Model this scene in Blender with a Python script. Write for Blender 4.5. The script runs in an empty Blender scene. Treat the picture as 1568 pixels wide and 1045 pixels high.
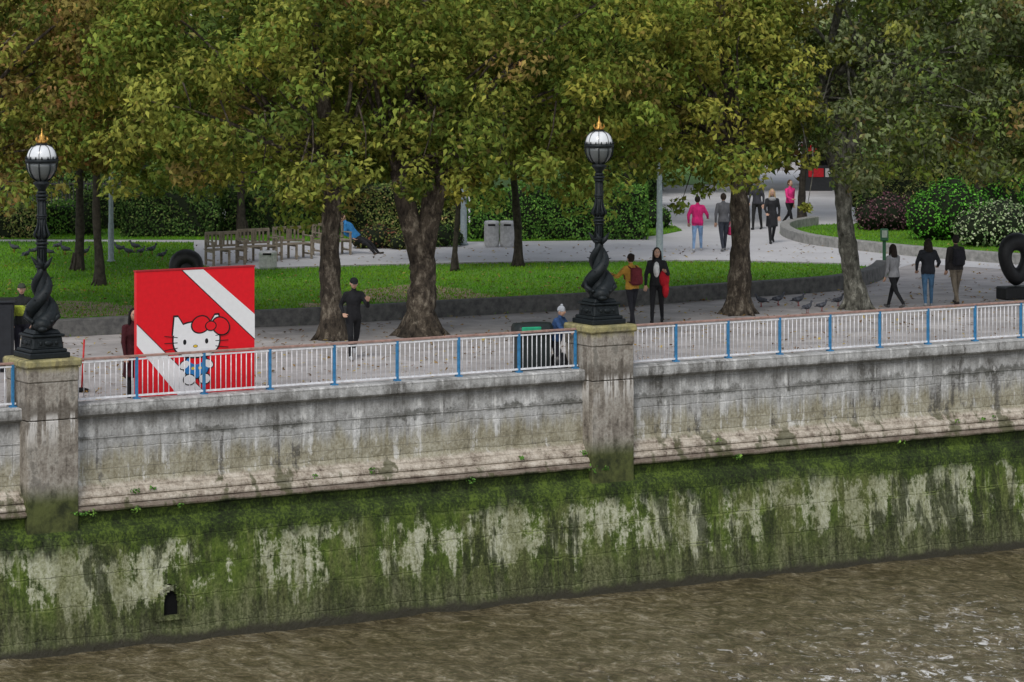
import bpy, math, random
import numpy as np
from mathutils import Vector, Matrix
random.seed(7); rng=np.random.default_rng(11)
scene=bpy.context.scene
F=5000.0; CX=784.0; H=7.5
def G(px,py,z=0.0):
    Y=F*(H-z)/py
    return ((px-CX)*Y/F, Y)
ANG=math.radians(31); CU,SU=math.cos(ANG),math.sin(ANG)
OX,OY=1.73,64.9
def wx(px,yl=0.0):
    k=(px-CX)/F
    return (k*(OY+yl*CU)-OX+yl*SU)/(CU-k*SU)
# ------------------------------------------------------------------ node helpers
class NT:
    def __init__(s,name):
        s.mat=bpy.data.materials.new(name); s.mat.use_nodes=True
        s.t=s.mat.node_tree; s.n=s.t.nodes; s.l=s.t.links
        s.b=s.n['Principled BSDF']; s.b.inputs['Roughness'].default_value=0.8
        s.b.inputs['Specular IOR Level'].default_value=0.3
        s.obj=None
    def set(s,inp,v):
        if isinstance(v,(int,float)): inp.default_value=v
        elif isinstance(v,(tuple,list)):
            inp.default_value=tuple(v)+((1,) if len(v)==3 and len(inp.default_value)==4 else ())
        else: s.l.new(v,inp)
    def co(s,kind='Object'):
        if s.obj is None: s.obj=s.n.new('ShaderNodeTexCoord')
        return s.obj.outputs[kind]
    def xyz(s,v=None):
        x=s.n.new('ShaderNodeSeparateXYZ'); s.l.new(v or s.co(),x.inputs[0]); return x.outputs
    def scale(s,sc,v=None):
        m=s.n.new('ShaderNodeMapping'); s.l.new(v or s.co(),m.inputs[0]); m.inputs['Scale'].default_value=sc; return m.outputs[0]
    def noise(s,scale=1,sc=(1,1,1),detail=5,rough=.6,v=None,dist=0):
        x=s.n.new('ShaderNodeTexNoise'); s.l.new(s.scale(sc,v),x.inputs['Vector'])
        x.inputs['Scale'].default_value=scale; x.inputs['Detail'].default_value=detail
        x.inputs['Roughness'].default_value=rough; x.inputs['Distortion'].default_value=dist
        return x.outputs['Fac']
    def math(s,op,a,b=0.0,clamp=False):
        x=s.n.new('ShaderNodeMath'); x.operation=op; x.use_clamp=clamp; s.set(x.inputs[0],a); s.set(x.inputs[1],b); return x.outputs[0]
    def add(s,*terms):
        r=None
        for v,w in terms:
            q=v if w==1 else s.math('MULTIPLY',v,w)
            r=q if r is None else s.math('ADD',r,q)
        return r
    def mul(s,a,b): return s.math('MULTIPLY',a,b)
    def mr(s,v,a,b,c=0,d=1):
        x=s.n.new('ShaderNodeMapRange'); x.interpolation_type='SMOOTHSTEP'; s.set(x.inputs[0],v)
        for i,q in enumerate((a,b,c,d)): x.inputs[i+1].default_value=q
        return x.outputs[0]
    def mix(s,f,a,b,mode='MIX'):
        x=s.n.new('ShaderNodeMix'); x.data_type='RGBA'; x.blend_type=mode
        s.set(x.inputs[0],f); s.set(x.inputs[6],a); s.set(x.inputs[7],b); return x.outputs[2]
    def ramp(s,f,stops):
        x=s.n.new('ShaderNodeValToRGB'); s.set(x.inputs[0],f); e=x.color_ramp.elements
        while len(e)<len(stops): e.new(0.5)
        for el,(p,c) in zip(e,stops): el.position=p; el.color=tuple(c)+(1,)
        return x.outputs[0]
    def brick(s,w,h,mortar,vec,off=.5):
        x=s.n.new('ShaderNodeTexBrick'); s.l.new(vec,x.inputs['Vector']); x.inputs['Scale'].default_value=1
        x.inputs['Brick Width'].default_value=w; x.inputs['Row Height'].default_value=h; x.inputs['Mortar Size'].default_value=mortar
        x.inputs['Mortar Smooth'].default_value=.5; x.offset=off
        x.inputs['Color1'].default_value=(0,0,0,1); x.inputs['Color2'].default_value=(1,1,1,1); x.inputs['Mortar'].default_value=(.5,.5,.5,1)
        return x.outputs['Fac'],x.outputs['Color']
    def comb(s,x,y,z=0.0):
        c=s.n.new('ShaderNodeCombineXYZ'); s.set(c.inputs[0],x); s.set(c.inputs[1],y); s.set(c.inputs[2],z); return c.outputs[0]
    def bump(s,h,strength=.4,dist=.02,prev=None):
        x=s.n.new('ShaderNodeBump'); x.inputs['Strength'].default_value=strength; x.inputs['Distance'].default_value=dist
        s.l.new(h,x.inputs['Height'])
        if prev: s.l.new(prev,x.inputs['Normal'])
        s.l.new(x.outputs[0],s.b.inputs['Normal']); return x.outputs[0]
    def color(s,c): s.set(s.b.inputs['Base Color'],c); return s
    def rough(s,v): s.set(s.b.inputs['Roughness'],v); return s
MC={}
def plain(name,c,rough=.7,metal=0,var=.15,nscale=12,bump=.15,spec=.3):
    if name in MC: return MC[name]
    t=NT(name); n=t.noise(nscale,detail=3)
    lo=tuple(x*(1-var) for x in c); hi=tuple(min(1,x*(1+var)) for x in c)
    t.color(t.ramp(n,[(.3,lo),(.7,hi)])); t.rough(rough); t.b.inputs['Metallic'].default_value=metal
    t.b.inputs['Specular IOR Level'].default_value=spec
    if bump: t.bump(n,bump,.01)
    MC[name]=t.mat; return t.mat
# ------------------------------------------------------------------ mesh helpers
class MB:
    def __init__(s): s.v=[]; s.f=[]; s.m=[]; s.s=[]; s.mats=[]
    def mi(s,mat):
        if mat not in s.mats: s.mats.append(mat)
        return s.mats.index(mat)
    def add(s,vs,fs,mat,smooth=False,M=None):
        o=len(s.v); k=s.mi(mat)
        s.v+= [tuple(M@Vector(v)) for v in vs] if M else [tuple(v) for v in vs]
        s.f+= [tuple(i+o for i in f) for f in fs]; s.m+=[k]*len(fs); s.s+=[smooth]*len(fs)
    def box(s,c,d,mat,M=None,taper=1.0,bev=0.0):
        x,y,z=d[0]/2,d[1]/2,d[2]/2; t=taper
        if bev<=0:
            vs=[(-x,-y,-z),(x,-y,-z),(x,y,-z),(-x,y,-z),(-x*t,-y*t,z),(x*t,-y*t,z),(x*t,y*t,z),(-x*t,y*t,z)]
            fs=[(0,3,2,1),(4,5,6,7),(0,1,5,4),(1,2,6,5),(2,3,7,6),(3,0,4,7)]
        else:
            b=bev; rings=[]
            for zz,ins in ((-z,b),(-z+b,0),(z-b,0),(z,b)):
                k=1 if zz<0 else t
                X=x*k-ins; Y=y*k-ins
                rings.append([(-X+b*(ins==0),-Y,zz),(X-b*(ins==0),-Y,zz),(X,-Y+b*(ins==0),zz),(X,Y-b*(ins==0),zz),(X-b*(ins==0),Y,zz),(-X+b*(ins==0),Y,zz),(-X,Y-b*(ins==0),zz),(-X,-Y+b*(ins==0),zz)])
            vs=[p for r in rings for p in r]; fs=[]
            for i in range(3):
                for j in range(8): fs.append((i*8+j,i*8+(j+1)%8,(i+1)*8+(j+1)%8,(i+1)*8+j))
            fs.append(tuple(range(7,-1,-1))); fs.append(tuple(range(24,32)))
        vs=[(a+c[0],b_+c[1],e+c[2]) for a,b_,e in vs]
        s.add(vs,fs,mat,False,M)
    def lathe(s,prof,c,mat,seg=20,M=None,sx=1,sy=1,smooth=True):
        vs=[];fs=[]
        for r,z in prof:
            for j in range(seg):
                a=2*math.pi*j/seg; vs.append((c[0]+r*sx*math.cos(a),c[1]+r*sy*math.sin(a),c[2]+z))
        for i in range(len(prof)-1):
            for j in range(seg): fs.append((i*seg+j,i*seg+(j+1)%seg,(i+1)*seg+(j+1)%seg,(i+1)*seg+j))
        fs.append(tuple(range(seg-1,-1,-1))); n=len(prof)-1; fs.append(tuple(n*seg+j for j in range(seg)))
        s.add(vs,fs,mat,smooth,M)
    def tube(s,pts,rad,mat,seg=8,M=None,jit=0,smooth=True):
        pts=[Vector(p) for p in pts]; n=len(pts)
        if isinstance(rad,(int,float)): rad=[rad]*n
        vs=[];fs=[]; prev=None
        for i,p in enumerate(pts):
            d=(pts[min(i+1,n-1)]-pts[max(i-1,0)]).normalized()
            if prev is None:
                a=Vector((1,0,0)) if abs(d.x)<.8 else Vector((0,1,0)); x=(a-d*a.dot(d)).normalized()
            else:
                x=(prev-d*prev.dot(d)).normalized()
            prev=x; y=d.cross(x)
            for j in range(seg):
                t=2*math.pi*j/seg; r=rad[i]*(1+random.uniform(-jit,jit)); vs.append(p+x*math.cos(t)*r+y*math.sin(t)*r)
        for i in range(n-1):
            for j in range(seg): fs.append((i*seg+j,i*seg+(j+1)%seg,(i+1)*seg+(j+1)%seg,(i+1)*seg+j))
        fs.append(tuple(range(seg-1,-1,-1))); fs.append(tuple((n-1)*seg+j for j in range(seg)))
        s.add(vs,fs,mat,smooth,M)
    def capsule(s,p,q,r1,r2,mat,seg=12,sx=1,M=None):
        p=Vector(p);q=Vector(q); d=(q-p).normalized() if (q-p).length>1e-6 else Vector((0,0,1))
        pts=[];rr=[]
        for a in (-85,-60,-30): pts.append(p+d*r1*math.sin(math.radians(a))); rr.append(r1*math.cos(math.radians(a)))
        pts+= [p,q]; rr+=[r1,r2]
        for a in (30,60,85): pts.append(q+d*r2*math.sin(math.radians(a))); rr.append(r2*math.cos(math.radians(a)))
        s.tube(pts,rr,mat,seg,M)
    def ell(s,c,r,mat,seg=16,rings=10,M=None,fn=None):
        vs=[];fs=[]
        for i in range(rings+1):
            th=math.pi*(i/rings); th=min(max(th,.04),math.pi-.04)
            for j in range(seg):
                a=2*math.pi*j/seg
                v=(math.sin(th)*math.cos(a),math.sin(th)*math.sin(a),-math.cos(th))
                if fn: v=fn(v)
                vs.append((c[0]+v[0]*r[0],c[1]+v[1]*r[1],c[2]+v[2]*r[2]))
        for i in range(rings):
            for j in range(seg): fs.append((i*seg+j,i*seg+(j+1)%seg,(i+1)*seg+(j+1)%seg,(i+1)*seg+j))
        fs.append(tuple(range(seg-1,-1,-1))); fs.append(tuple(rings*seg+j for j in range(seg)))
        s.add(vs,fs,mat,True,M)
    def loft(s,secs,mat,seg=16,M=None):
        vs=[];fs=[];n=len(secs)
        for c,rx,ry,X,Y in secs:
            for j in range(seg):
                a=2*math.pi*j/seg; vs.append(Vector(c)+Vector(X)*rx*math.cos(a)+Vector(Y)*ry*math.sin(a))
        for i in range(n-1):
            for j in range(seg): fs.append((i*seg+j,i*seg+(j+1)%seg,(i+1)*seg+(j+1)%seg,(i+1)*seg+j))
        fs.append(tuple(range(seg-1,-1,-1))); fs.append(tuple((n-1)*seg+j for j in range(seg)))
        s.add(vs,fs,mat,True,M)
    def sweep(s,path,prof,mat,closed=False,smooth=False,cap=True):
        n=len(path); vs=[];fs=[];k=len(prof)
        for i in range(n):
            a=Vector(path[max(i-1,0)]);b=Vector(path[min(i+1,n-1)]);p=Vector(path[i])
            d=(b-a).normalized(); nn=Vector((-d.y,d.x))
            if 0<i<n-1:
                d1=(p-a).normalized(); c=max(.4,d1.dot(d)); nn=nn/c
            for o,z in prof: vs.append((p.x+nn.x*o,p.y+nn.y*o,z))
        for i in range(n-1):
            for j in range(k-1): fs.append((i*k+j,(i+1)*k+j,(i+1)*k+j+1,i*k+j+1))
        if cap: fs.append(tuple(range(k))); fs.append(tuple((n-1)*k+j for j in reversed(range(k))))
        s.add(vs,fs,mat,smooth)
    def obj(s,name,parent=None,loc=None,rotz=None):
        me=bpy.data.meshes.new(name); me.from_pydata(s.v,[],s.f)
        for m in s.mats: me.materials.append(m)
        me.polygons.foreach_set('material_index',s.m); me.polygons.foreach_set('use_smooth',s.s); me.update()
        o=bpy.data.objects.new(name,me); scene.collection.objects.link(o)
        if parent: o.parent=parent
        if loc is not None: o.location=loc
        if rotz is not None: o.rotation_euler=(0,0,rotz)
        return o
def empty(name,loc=(0,0,0),rotz=0,parent=None):
    e=bpy.data.objects.new(name,None); scene.collection.objects.link(e); e.location=loc; e.rotation_euler=(0,0,rotz); e.parent=parent; return e
# ------------------------------------------------------------------ leaves
LT=np.array([[0,0,0],[-.26,.32,.03],[0,1,-.12],[.26,.32,.03],[-.58,.66,-.1],[.58,.66,-.1]])
LT[:,1]-=.45
LF=np.array([[0,3,2],[0,2,1],[0,1,4],[0,5,3]])
ST=np.array([[0,-.5,0],[-.3,0,.04],[0,.5,-.04],[.3,0,.04]]); SF=np.array([[0,3,2],[0,2,1]])
BT=np.array([[-.12,0,0],[.12,0,0],[0,0,1.0]]); BF=np.array([[0,1,2]])
def leafmesh(name,pos,nrm,size,col,mat,parent=None,T=LT,FF=LF,upright=False):
    n=len(pos)
    if upright:
        a=rng.uniform(0,2*np.pi,n); x=np.stack([np.cos(a),np.sin(a),0*a],1); z=np.stack([rng.normal(0,.35,n),rng.normal(0,.35,n),np.ones(n)],1)
        z/=np.linalg.norm(z,axis=1)[:,None]; y=np.cross(z,x)
    else:
        z=nrm/np.maximum(np.linalg.norm(nrm,axis=1)[:,None],1e-6)
        r=rng.normal(size=(n,3)); r[:,2]-=.8
        y=r-z*(r*z).sum(1)[:,None]; y/=np.maximum(np.linalg.norm(y,axis=1)[:,None],1e-6); x=np.cross(y,z)
    k=len(T)
    V=(pos[:,None,:]+size[:,None,None]*(T[None,:,0,None]*x[:,None,:]+T[None,:,1,None]*y[:,None,:]+T[None,:,2,None]*z[:,None,:])).reshape(-1,3)
    Fa=(np.arange(n)[:,None,None]*k+FF[None]).reshape(-1)
    me=bpy.data.meshes.new(name); me.vertices.add(len(V)); me.vertices.foreach_set('co',V.astype(np.float32).ravel())
    me.loops.add(len(Fa)); me.loops.foreach_set('vertex_index',Fa.astype(np.int32))
    me.polygons.add(len(Fa)//3); me.polygons.foreach_set('loop_start',np.arange(0,len(Fa),3,dtype=np.int32))
    me.update(calc_edges=True)
    at=me.attributes.new('Col','FLOAT_COLOR','POINT')
    C=np.ones((n,k,4),np.float32); C[:,:,:3]=np.clip(col,0,1)[:,None,:]; at.data.foreach_set('color',C.ravel())
    me.materials.append(mat)
    o=bpy.data.objects.new(name,me); scene.collection.objects.link(o); o.parent=parent
    return o
def leafmat(name,trans=.25):
    t=NT(name); a=t.n.new('ShaderNodeAttribute'); a.attribute_name='Col'
    d=t.n.new('ShaderNodeBsdfDiffuse'); t.l.new(a.outputs['Color'],d.inputs[0]); out=d.outputs[0]
    if trans:
        tr=t.n.new('ShaderNodeBsdfTranslucent'); t.l.new(t.mix(1.0,a.outputs['Color'],(1.4,1.4,.7),'MULTIPLY'),tr.inputs[0])
        m=t.n.new('ShaderNodeMixShader'); m.inputs[0].default_value=trans
        t.l.new(d.outputs[0],m.inputs[1]); t.l.new(tr.outputs[0],m.inputs[2]); out=m.outputs[0]
    t.l.new(out,t.n['Material Output'].inputs[0])
    return t.mat
LEAF=leafmat('foliage_leaf',.25); LEAFO=leafmat('small_leaf',0)
GREEN=np.array([.145,.205,.038]);DGREEN=np.array([.075,.115,.030]);OLIVE=np.array([.26,.265,.055]);YEL=np.array([.48,.43,.08]);BRN=np.array([.28,.17,.07]);GREY=np.array([.17,.20,.10]);RUST=np.array([.36,.16,.05])
def palette(ws):
    cols=[c for c,_ in ws]; p=np.array([w for _,w in ws],float); p/=p.sum()
    return np.array(cols),p
def clumps(cc,cr,per,size,pal,flat=.7):
    cols,p=pal; n=len(cc)
    idx=np.repeat(np.arange(n),per); N=len(idx)
    d=rng.normal(size=(N,3)); d/=np.linalg.norm(d,axis=1)[:,None]
    rad=cr[idx]*(rng.uniform(.2,1,N)**.55)
    pos=cc[idx]+d*rad[:,None]*np.array([1,1,flat])
    nr=d*.6+np.array([0,-.35,.5])+rng.normal(0,.5,(N,3))
    ci=rng.choice(len(cols),n,p=p); base=cols[ci]*rng.uniform(.55,1.3,n)[:,None]
    base2=cols[rng.choice(len(cols),N,p=p)]
    col=base[idx]*.55+base2*.45
    col=col*rng.uniform(.55,1.6,N)[:,None]
    sz=size*rng.uniform(.6,1.25,N)
    return pos,nr,sz,col
def barkmat(name,dark,mid,light,thr):
    t=NT(name); bn=t.noise(9,(1,1,.5),detail=7,rough=.72); bv=t.noise(3.4,(1,1,.55),detail=5,rough=.65,dist=.6)
    bc=t.mix(t.mr(bv,thr,thr+.04),t.ramp(bn,[(.35,tuple(x*.5 for x in mid)),(.5,mid),(.66,light)]),t.ramp(bn,[(.35,dark),(.65,mid)]))
    t.color(bc); t.rough(.95); t.bump(t.add((bn,1),(bv,1.2)),1.0,.10); return t.mat
BARK=barkmat('plane_bark',(.022,.017,.013),(.12,.095,.07),(.34,.29,.22),.47)
BARKG=barkmat('plane_bark_grey',(.035,.033,.026),(.17,.165,.135),(.42,.41,.35),.52)
DBARK=plain('dark_bark',(.045,.038,.03),.95,var=.5,nscale=9,bump=.6)
def tree(base,tr,fork_z,lean,cc,rad,zb,zt,nlow,nup,pal,leaf=.165,per=135,limbs=16,bark=BARK,name='plane_tree',fork=None,crad=(.4,.9),sprays=(),lmat=None):
    e=empty(name,(0,0,0)); mb=MB(); bx,by=base
    top=Vector((bx+lean[0],by+lean[1],fork_z))
    p0=Vector((bx,by,-.05)); pts=[];rs=[]
    for i in range(22):
        t=i/21; pts.append(p0.lerp(top,t)+Vector((math.sin(t*5+bx)*.04,math.cos(t*4+bx)*.03,0)))
        rs.append(tr*(1-.28*t)*(1+.6*math.exp(-t*13)+.07*math.sin(t*17+bx*3)+.04*math.sin(t*41+bx)))
    mb.tube(pts,rs,bark,20,jit=.07)
    for i in range(5):
        a=i*1.26+bx; mb.tube([(bx+tr*.7*math.cos(a),by+tr*.7*math.sin(a),.5),(bx+tr*1.25*math.cos(a),by+tr*1.25*math.sin(a),.12),(bx+tr*2.0*math.cos(a),by+tr*2.0*math.sin(a),-.03)],[tr*.25,tr*.28,tr*.1],bark,8,jit=.08)
    tips=[(top,tr*.7)]
    if fork:
        tips=[]
        for fx,fy,fz,fr in fork:
            q=Vector((bx+fx,by+fy,fz)); pp=[top-Vector((0,0,.25)),top.lerp(q,.3)+Vector((fx*.14,0,0)),top.lerp(q,.65)+Vector((fx*.08,0,0)),q]
            mb.tube(pp,[tr*.72,tr*.66,fr*1.15,fr],bark,14,jit=.07); tips.append((q,fr))
    def samp(n,z0,z1):
        a=rng.uniform(0,2*np.pi,n); rr=np.sqrt(rng.uniform(0,1,n)); z=rng.uniform(z0,z1,n)
        k=np.sqrt(np.clip(1-((z-zb-1.5)/(zt-zb-1.5))**2,0.05,1)); k=np.where(z<zb+1.5,1-.12*((zb+1.5-z)/1.5)**2,k)
        x=cc[0]+rad[0]*rr*k*np.cos(a); y=cc[1]+rad[1]*rr*k*np.sin(a)
        z=z+.35*np.sin(x*1.9+1)+.25*np.sin(x*4.1+y)+.18*np.sin(y*3)
        return np.stack([x,y,z],1)
    lo=samp(nlow,zb,8.2); hi=samp(nup,8.6,zt)
    A=clumps(lo,rng.uniform(crad[0],crad[1],nlow),per,leaf,pal); B=clumps(hi,rng.uniform(.7,1.2,nup),int(per*.4),leaf*2.0,pal)
    P=[np.concatenate([a,b]) for a,b in zip(A,B)]
    if sprays:
        sc=np.array([[s[0],s[1],s[2]] for s in sprays]); C_=clumps(sc,np.array([s[3] for s in sprays]),60,leaf,palette([(OLIVE,3),(YEL,.4),(GREEN,4)]),.8)
        P=[np.concatenate([a,b]) for a,b in zip(P,C_)]
        for s in sprays:
            q=Vector(s[:3]); st=q+Vector((random.uniform(-.5,.5),.3,1.4)); mb.tube([st,st.lerp(q,.5)+Vector((.08,0,.1)),q-Vector((0,0,.1))],[.025,.016,.005],bark,5)
    leafmesh('foliage',P[0],P[1],P[2],P[3],lmat or LEAF,e)
    allc=np.concatenate([lo[:max(4,limbs*2)],hi[:limbs]])
    for i in range(min(limbs*2,len(allc))):
        q=Vector(allc[i]); st,rr0=tips[i%len(tips)]
        r0=rr0*random.uniform(.25,.55)
        mid=st.lerp(q,.45)+Vector((random.uniform(-.3,.3),random.uniform(-.3,.3),abs(q.z-st.z)*.15+.3))
        s0=st-Vector((0,0,random.uniform(0,.4)))
        pts=[]
        for t in (0,.15,.3,.45,.6,.8,1): pts.append(s0*(1-t)**2+mid*2*t*(1-t)+q*t*t+Vector((random.uniform(-.05,.05),0,random.uniform(-.05,.05)))*(0<t<1))
        mb.tube(pts,[r0,r0*.85,r0*.7,r0*.55,r0*.42,r0*.28,.012],bark,7,jit=.05)
    mb.tube([tips[0][0]-Vector((0,0,.2)),Vector((cc[0]*.3+tips[0][0].x*.7,cc[1]*.3+tips[0][0].y*.7,(fork_z+zt)/2)),Vector((cc[0],cc[1],zt-1))],[tips[0][1],tips[0][1]*.6,.03],bark,10,jit=.05)
    mb.obj('trunk',e); return e
palMain=palette([(GREEN,4.8),(DGREEN,1.5),(OLIVE,4.2),(YEL,.5),(BRN,.5)])
palYel=palette([(GREEN,3.8),(DGREEN,1),(OLIVE,4.5),(YEL,1.2),(BRN,.6)])
palBrn=palette([(BRN,2.8),(OLIVE,3),(DGREEN,1.6),(RUST,.5),(GREEN,1.4)])
palGrey=palette([(GREY,5),(DGREEN,1.6),(OLIVE,1.2),(GREEN,2.5),(BRN,.5)])
palDark=palette([(DGREEN,4),(GREEN,2.4),(OLIVE,1.3),(BRN,.4)])
def sp(px,py,Y,r): return ((px-CX)*Y/F,Y,H-py*Y/F,r)
tree(G(-150,505),.26,3.0,(.1,0),(-12.0,75),(4.0,3.6),3.35,12.5,175,36,palBrn)
tree(G(508,520),.25,3.6,(.0,0),(-5.6,72.5),(4.2,3.4),3.25,13,215,42,palMain,sprays=[sp(470,285,70,.35),(sp(400,270,70,.4)),sp(560,262,70,.4),sp(295,215,70,.4),sp(360,255,70,.35),sp(440,300,70,.22)])
tree(G(645,515),.36,1.9,(.0,0),(-.4,73),(4.0,3.4),3.4,13.5,215,42,palMain,fork=[(-.50,0,3.7,.2),(.40,.1,4.0,.23)],sprays=[sp(700,275,70.5,.4),sp(760,262,70.5,.35),sp(830,255,70.5,.4),sp(640,262,70.5,.4)])
x3=G(1132,482); tree(x3,.27,3.9,(-.02,0),(x3[0]-2.0,x3[1]),(3.7,3.4),3.55,13,205,42,palYel,sprays=[sp(985,262,76,.35),sp(1040,315,76,.26),sp(1075,292,76,.26),sp(1030,275,76,.3),sp(1090,262,76,.4)])
x4=G(1312,474); tree(x4,.25,3.4,(-.4,0),(x4[0]+1.3,x4[1]),(4.5,3.6),3.65,13,225,42,palGrey,bark=BARKG,fork=[(-.9,0,5.4,.13),(.3,.2,5.2,.14),(-.3,-.2,6.3,.12)],sprays=[sp(1240,245,77,.3),sp(1235,318,77,.14),sp(1420,262,77,.4),sp(1360,258,77,.4),sp(1480,240,77,.4)])
tree(G(1760,470),.27,3.6,(0,0),(14.6,80),(3.8,3.6),4.0,13,115,30,palGrey,bark=BARKG)
for (px,py,r,pal,w) in ((118,415,.13,palBrn,3.6),(152,438,.12,palDark,3.2),(372,362,.14,palDark,4.4),(697,416,.075,palMain,3.2),(793,409,.12,palDark,4.2),(1228,340,.13,palGrey,4.4),(1500,350,.15,palGrey,4.6),(-60,380,.15,palBrn,4.2),(960,345,.12,palDark,4.4)):
    b=G(px,py); zz=3.5 if py>400 else 3.0
    tree(b,r,3.6,(random.uniform(-.15,.15),0),b,(w,w*.8),zz,12,78,18,pal,leaf=.26,per=80,limbs=6,bark=DBARK,crad=(.6,1.15),lmat=LEAFO)
n=540; dx=rng.uniform(-27,27,n); dy=rng.uniform(124,134,n); dz=rng.uniform(1.5,10.5,n)+.5*np.sin(dx)
P=clumps(np.stack([dx,dy,dz],1),rng.uniform(1,2,n),80,.5,palDark); leafmesh('distant_trees',P[0],P[1],P[2],P[3]*.85,LEAFO)
mb=MB()
for i in range(14):
    x=-26+i*4+random.uniform(-1,1); y=random.uniform(124,132); mb.tube([(x,y,-.1),(x+.1,y,3),(x+.3,y,7)],[.22,.17,.1],DBARK,8)
mb.obj('distant_tree_trunks')
# ------------------------------------------------------------------ hedges/shrubs
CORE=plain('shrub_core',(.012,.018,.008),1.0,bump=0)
def shrub(name,blobs,pal,leaf,dens=420,T=ST,FF=SF):
    e=empty(name); mb=MB(); Ps=[]
    cols,p=pal
    for (x,y,z,rx,ry,rz) in blobs:
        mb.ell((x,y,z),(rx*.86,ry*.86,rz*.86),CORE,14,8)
        n=int(dens*(rx*rz*4))
        d=rng.normal(size=(n,3)); d/=np.linalg.norm(d,axis=1)[:,None]
        lum=1+.12*np.sin(d[:,0]*7+x)*np.sin(d[:,2]*6)+.08*np.sin(d[:,0]*15+z*9)
        pos=np.array([x,y,z])+d*np.array([rx,ry,rz])*(lum*rng.uniform(.84,1.06,n))[:,None]
        k=pos[:,2]>0.02; d=d[k];pos=pos[k];n=len(pos)
        nr=d+np.array([0,0,.4])+rng.normal(0,.45,(n,3)); col=cols[rng.choice(len(cols),n,p=p)]*rng.uniform(.55,1.45,n)[:,None]
        Ps.append((pos,nr,leaf*rng.uniform(.7,1.3,n),col))
    P=[np.concatenate([q[i] for q in Ps]) for i in range(4)]
    leafmesh('foliage',P[0],P[1],P[2],P[3],LEAFO,e,T,FF); mb.obj('core',e); return e
def hedge(px0,px1,py,h,depth,pal,leaf=.09,name='hedge',dens=420):
    x0,y0=G(px0,py); x1,_=G(px1,py)
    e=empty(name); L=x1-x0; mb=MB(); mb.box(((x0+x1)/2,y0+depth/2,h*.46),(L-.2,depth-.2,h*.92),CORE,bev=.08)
    cols,p=pal; n=int(dens*(L*h+L*depth*.8+depth*h))
    w=rng.uniform(0,L*h+L*depth*.6+2*depth*h,n)
    X=rng.uniform(x0,x1,n);Y=np.full(n,y0);Z=rng.uniform(0.02,h,n);nr=np.tile([0,-1.,.2],(n,1))
    top=(w>L*h)&(w<L*h+L*depth*.6); Y[top]=y0+rng.uniform(0,depth,top.sum()); Z[top]=h; nr[top]=[0,-.2,1]
    sd=w>L*h+L*depth*.6; X[sd]=np.where(rng.random(sd.sum())<.5,x0,x1); Y[sd]=y0+rng.uniform(0,depth,sd.sum()); nr[sd]=[0,0,.3]; nr[sd,0]=np.where(X[sd]==x0,-1,1)
    b=.12*np.sin(X*2.3+Z)+.08*np.sin(X*5.1+Z*4)+.05*np.sin(X*11+Z*9)
    Y=Y+b-.05+rng.normal(0,.04,n); Z=np.maximum(Z*(1+.06*np.sin(X*1.7)+.05*np.sin(X*6)+.03*np.sin(X*15))+rng.normal(0,.03,n),.02)
    edge=np.clip((Z-h+.18)/.18,0,1); Y[~top]+=.12*edge[~top]
    col=cols[rng.choice(len(cols),n,p=p)]*(rng.uniform(.6,1.4,n)*(1+.25*np.sin(X*3+Z*5)))[:,None]
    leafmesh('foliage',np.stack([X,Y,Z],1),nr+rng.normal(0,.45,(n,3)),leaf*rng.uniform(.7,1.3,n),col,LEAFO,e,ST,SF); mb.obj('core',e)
A_=np.array
HG=palette([(A_([.10,.22,.04]),4),(A_([.06,.14,.03]),3),(A_([.19,.32,.06]),1)])
HD=palette([(A_([.07,.125,.032]),4),(A_([.035,.07,.02]),3),(A_([.15,.19,.06]),1)])
HO=palette([(A_([.20,.23,.07]),4),(A_([.10,.14,.045]),3),(A_([.30,.23,.10]),1)])
hedge(185,335,364,1.45,1.6,HD)
hedge(340,530,361,1.35,1.6,HD)
hedge(715,992,368,1.62,2.0,HG)
hedge(520,712,356,1.5,1.5,HO)
hedge(-150,60,366,1.0,1.2,HO)
hedge(62,120,360,.95,1.0,HG); hedge(120,190,352,1.2,1.0,HD)
hedge(-200,700,318,1.6,1.2,HD,.13,dens=220)
hedge(860,1010,318,1.7,1.2,HD,.13,dens=220)
hedge(1300,1900,318,1.9,1.2,HO,.13,dens=220)
def sh(px,py,w,h,pal,leaf=.09,name='shrub',dens=420,depth=None):
    x,y=G(px,py); d=depth or w
    bl=[(x,y+d/2,h*.45,w*.42,d*.42,h*.5),(x-w*.28,y+d/2-.1,h*.36,w*.28,d*.35,h*.4),(x+w*.27,y+d/2,h*.38,w*.28,d*.35,h*.42),(x+w*.05,y+d/2,h*.68,w*.24,d*.25,h*.32)]
    shrub(name,bl,pal,leaf,dens)
sh(1365,356,2.0,1.25,palette([(A_([.13,.06,.075]),4),(A_([.07,.04,.045]),3),(A_([.24,.19,.14]),1)]))
BG=palette([(A_([.10,.31,.035]),4),(A_([.055,.18,.025]),3),(A_([.18,.44,.06]),1)])
sh(1462,372,2.5,2.0,BG); sh(1548,352,2.2,2.1,BG)
sh(1538,382,2.5,1.45,palette([(A_([.34,.42,.22]),4),(A_([.13,.22,.08]),3),(A_([.48,.52,.35]),1)]))
sh(1420,345,1.6,1.6,HO); sh(1650,385,2.4,1.6,BG); sh(1385,338,1.5,1.7,HO); sh(1335,345,1.0,1.3,HD)
sh(575,383,1.5,.75,palette([(A_([.19,.14,.06]),3),(A_([.11,.14,.04]),3),(A_([.28,.11,.07]),1)]))
sh(628,384,1.2,.6,HO); sh(680,380,1.1,.7,HD)
sh(130,362,1.0,1.1,HD); sh(1000,352,1.2,.9,HG)
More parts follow.
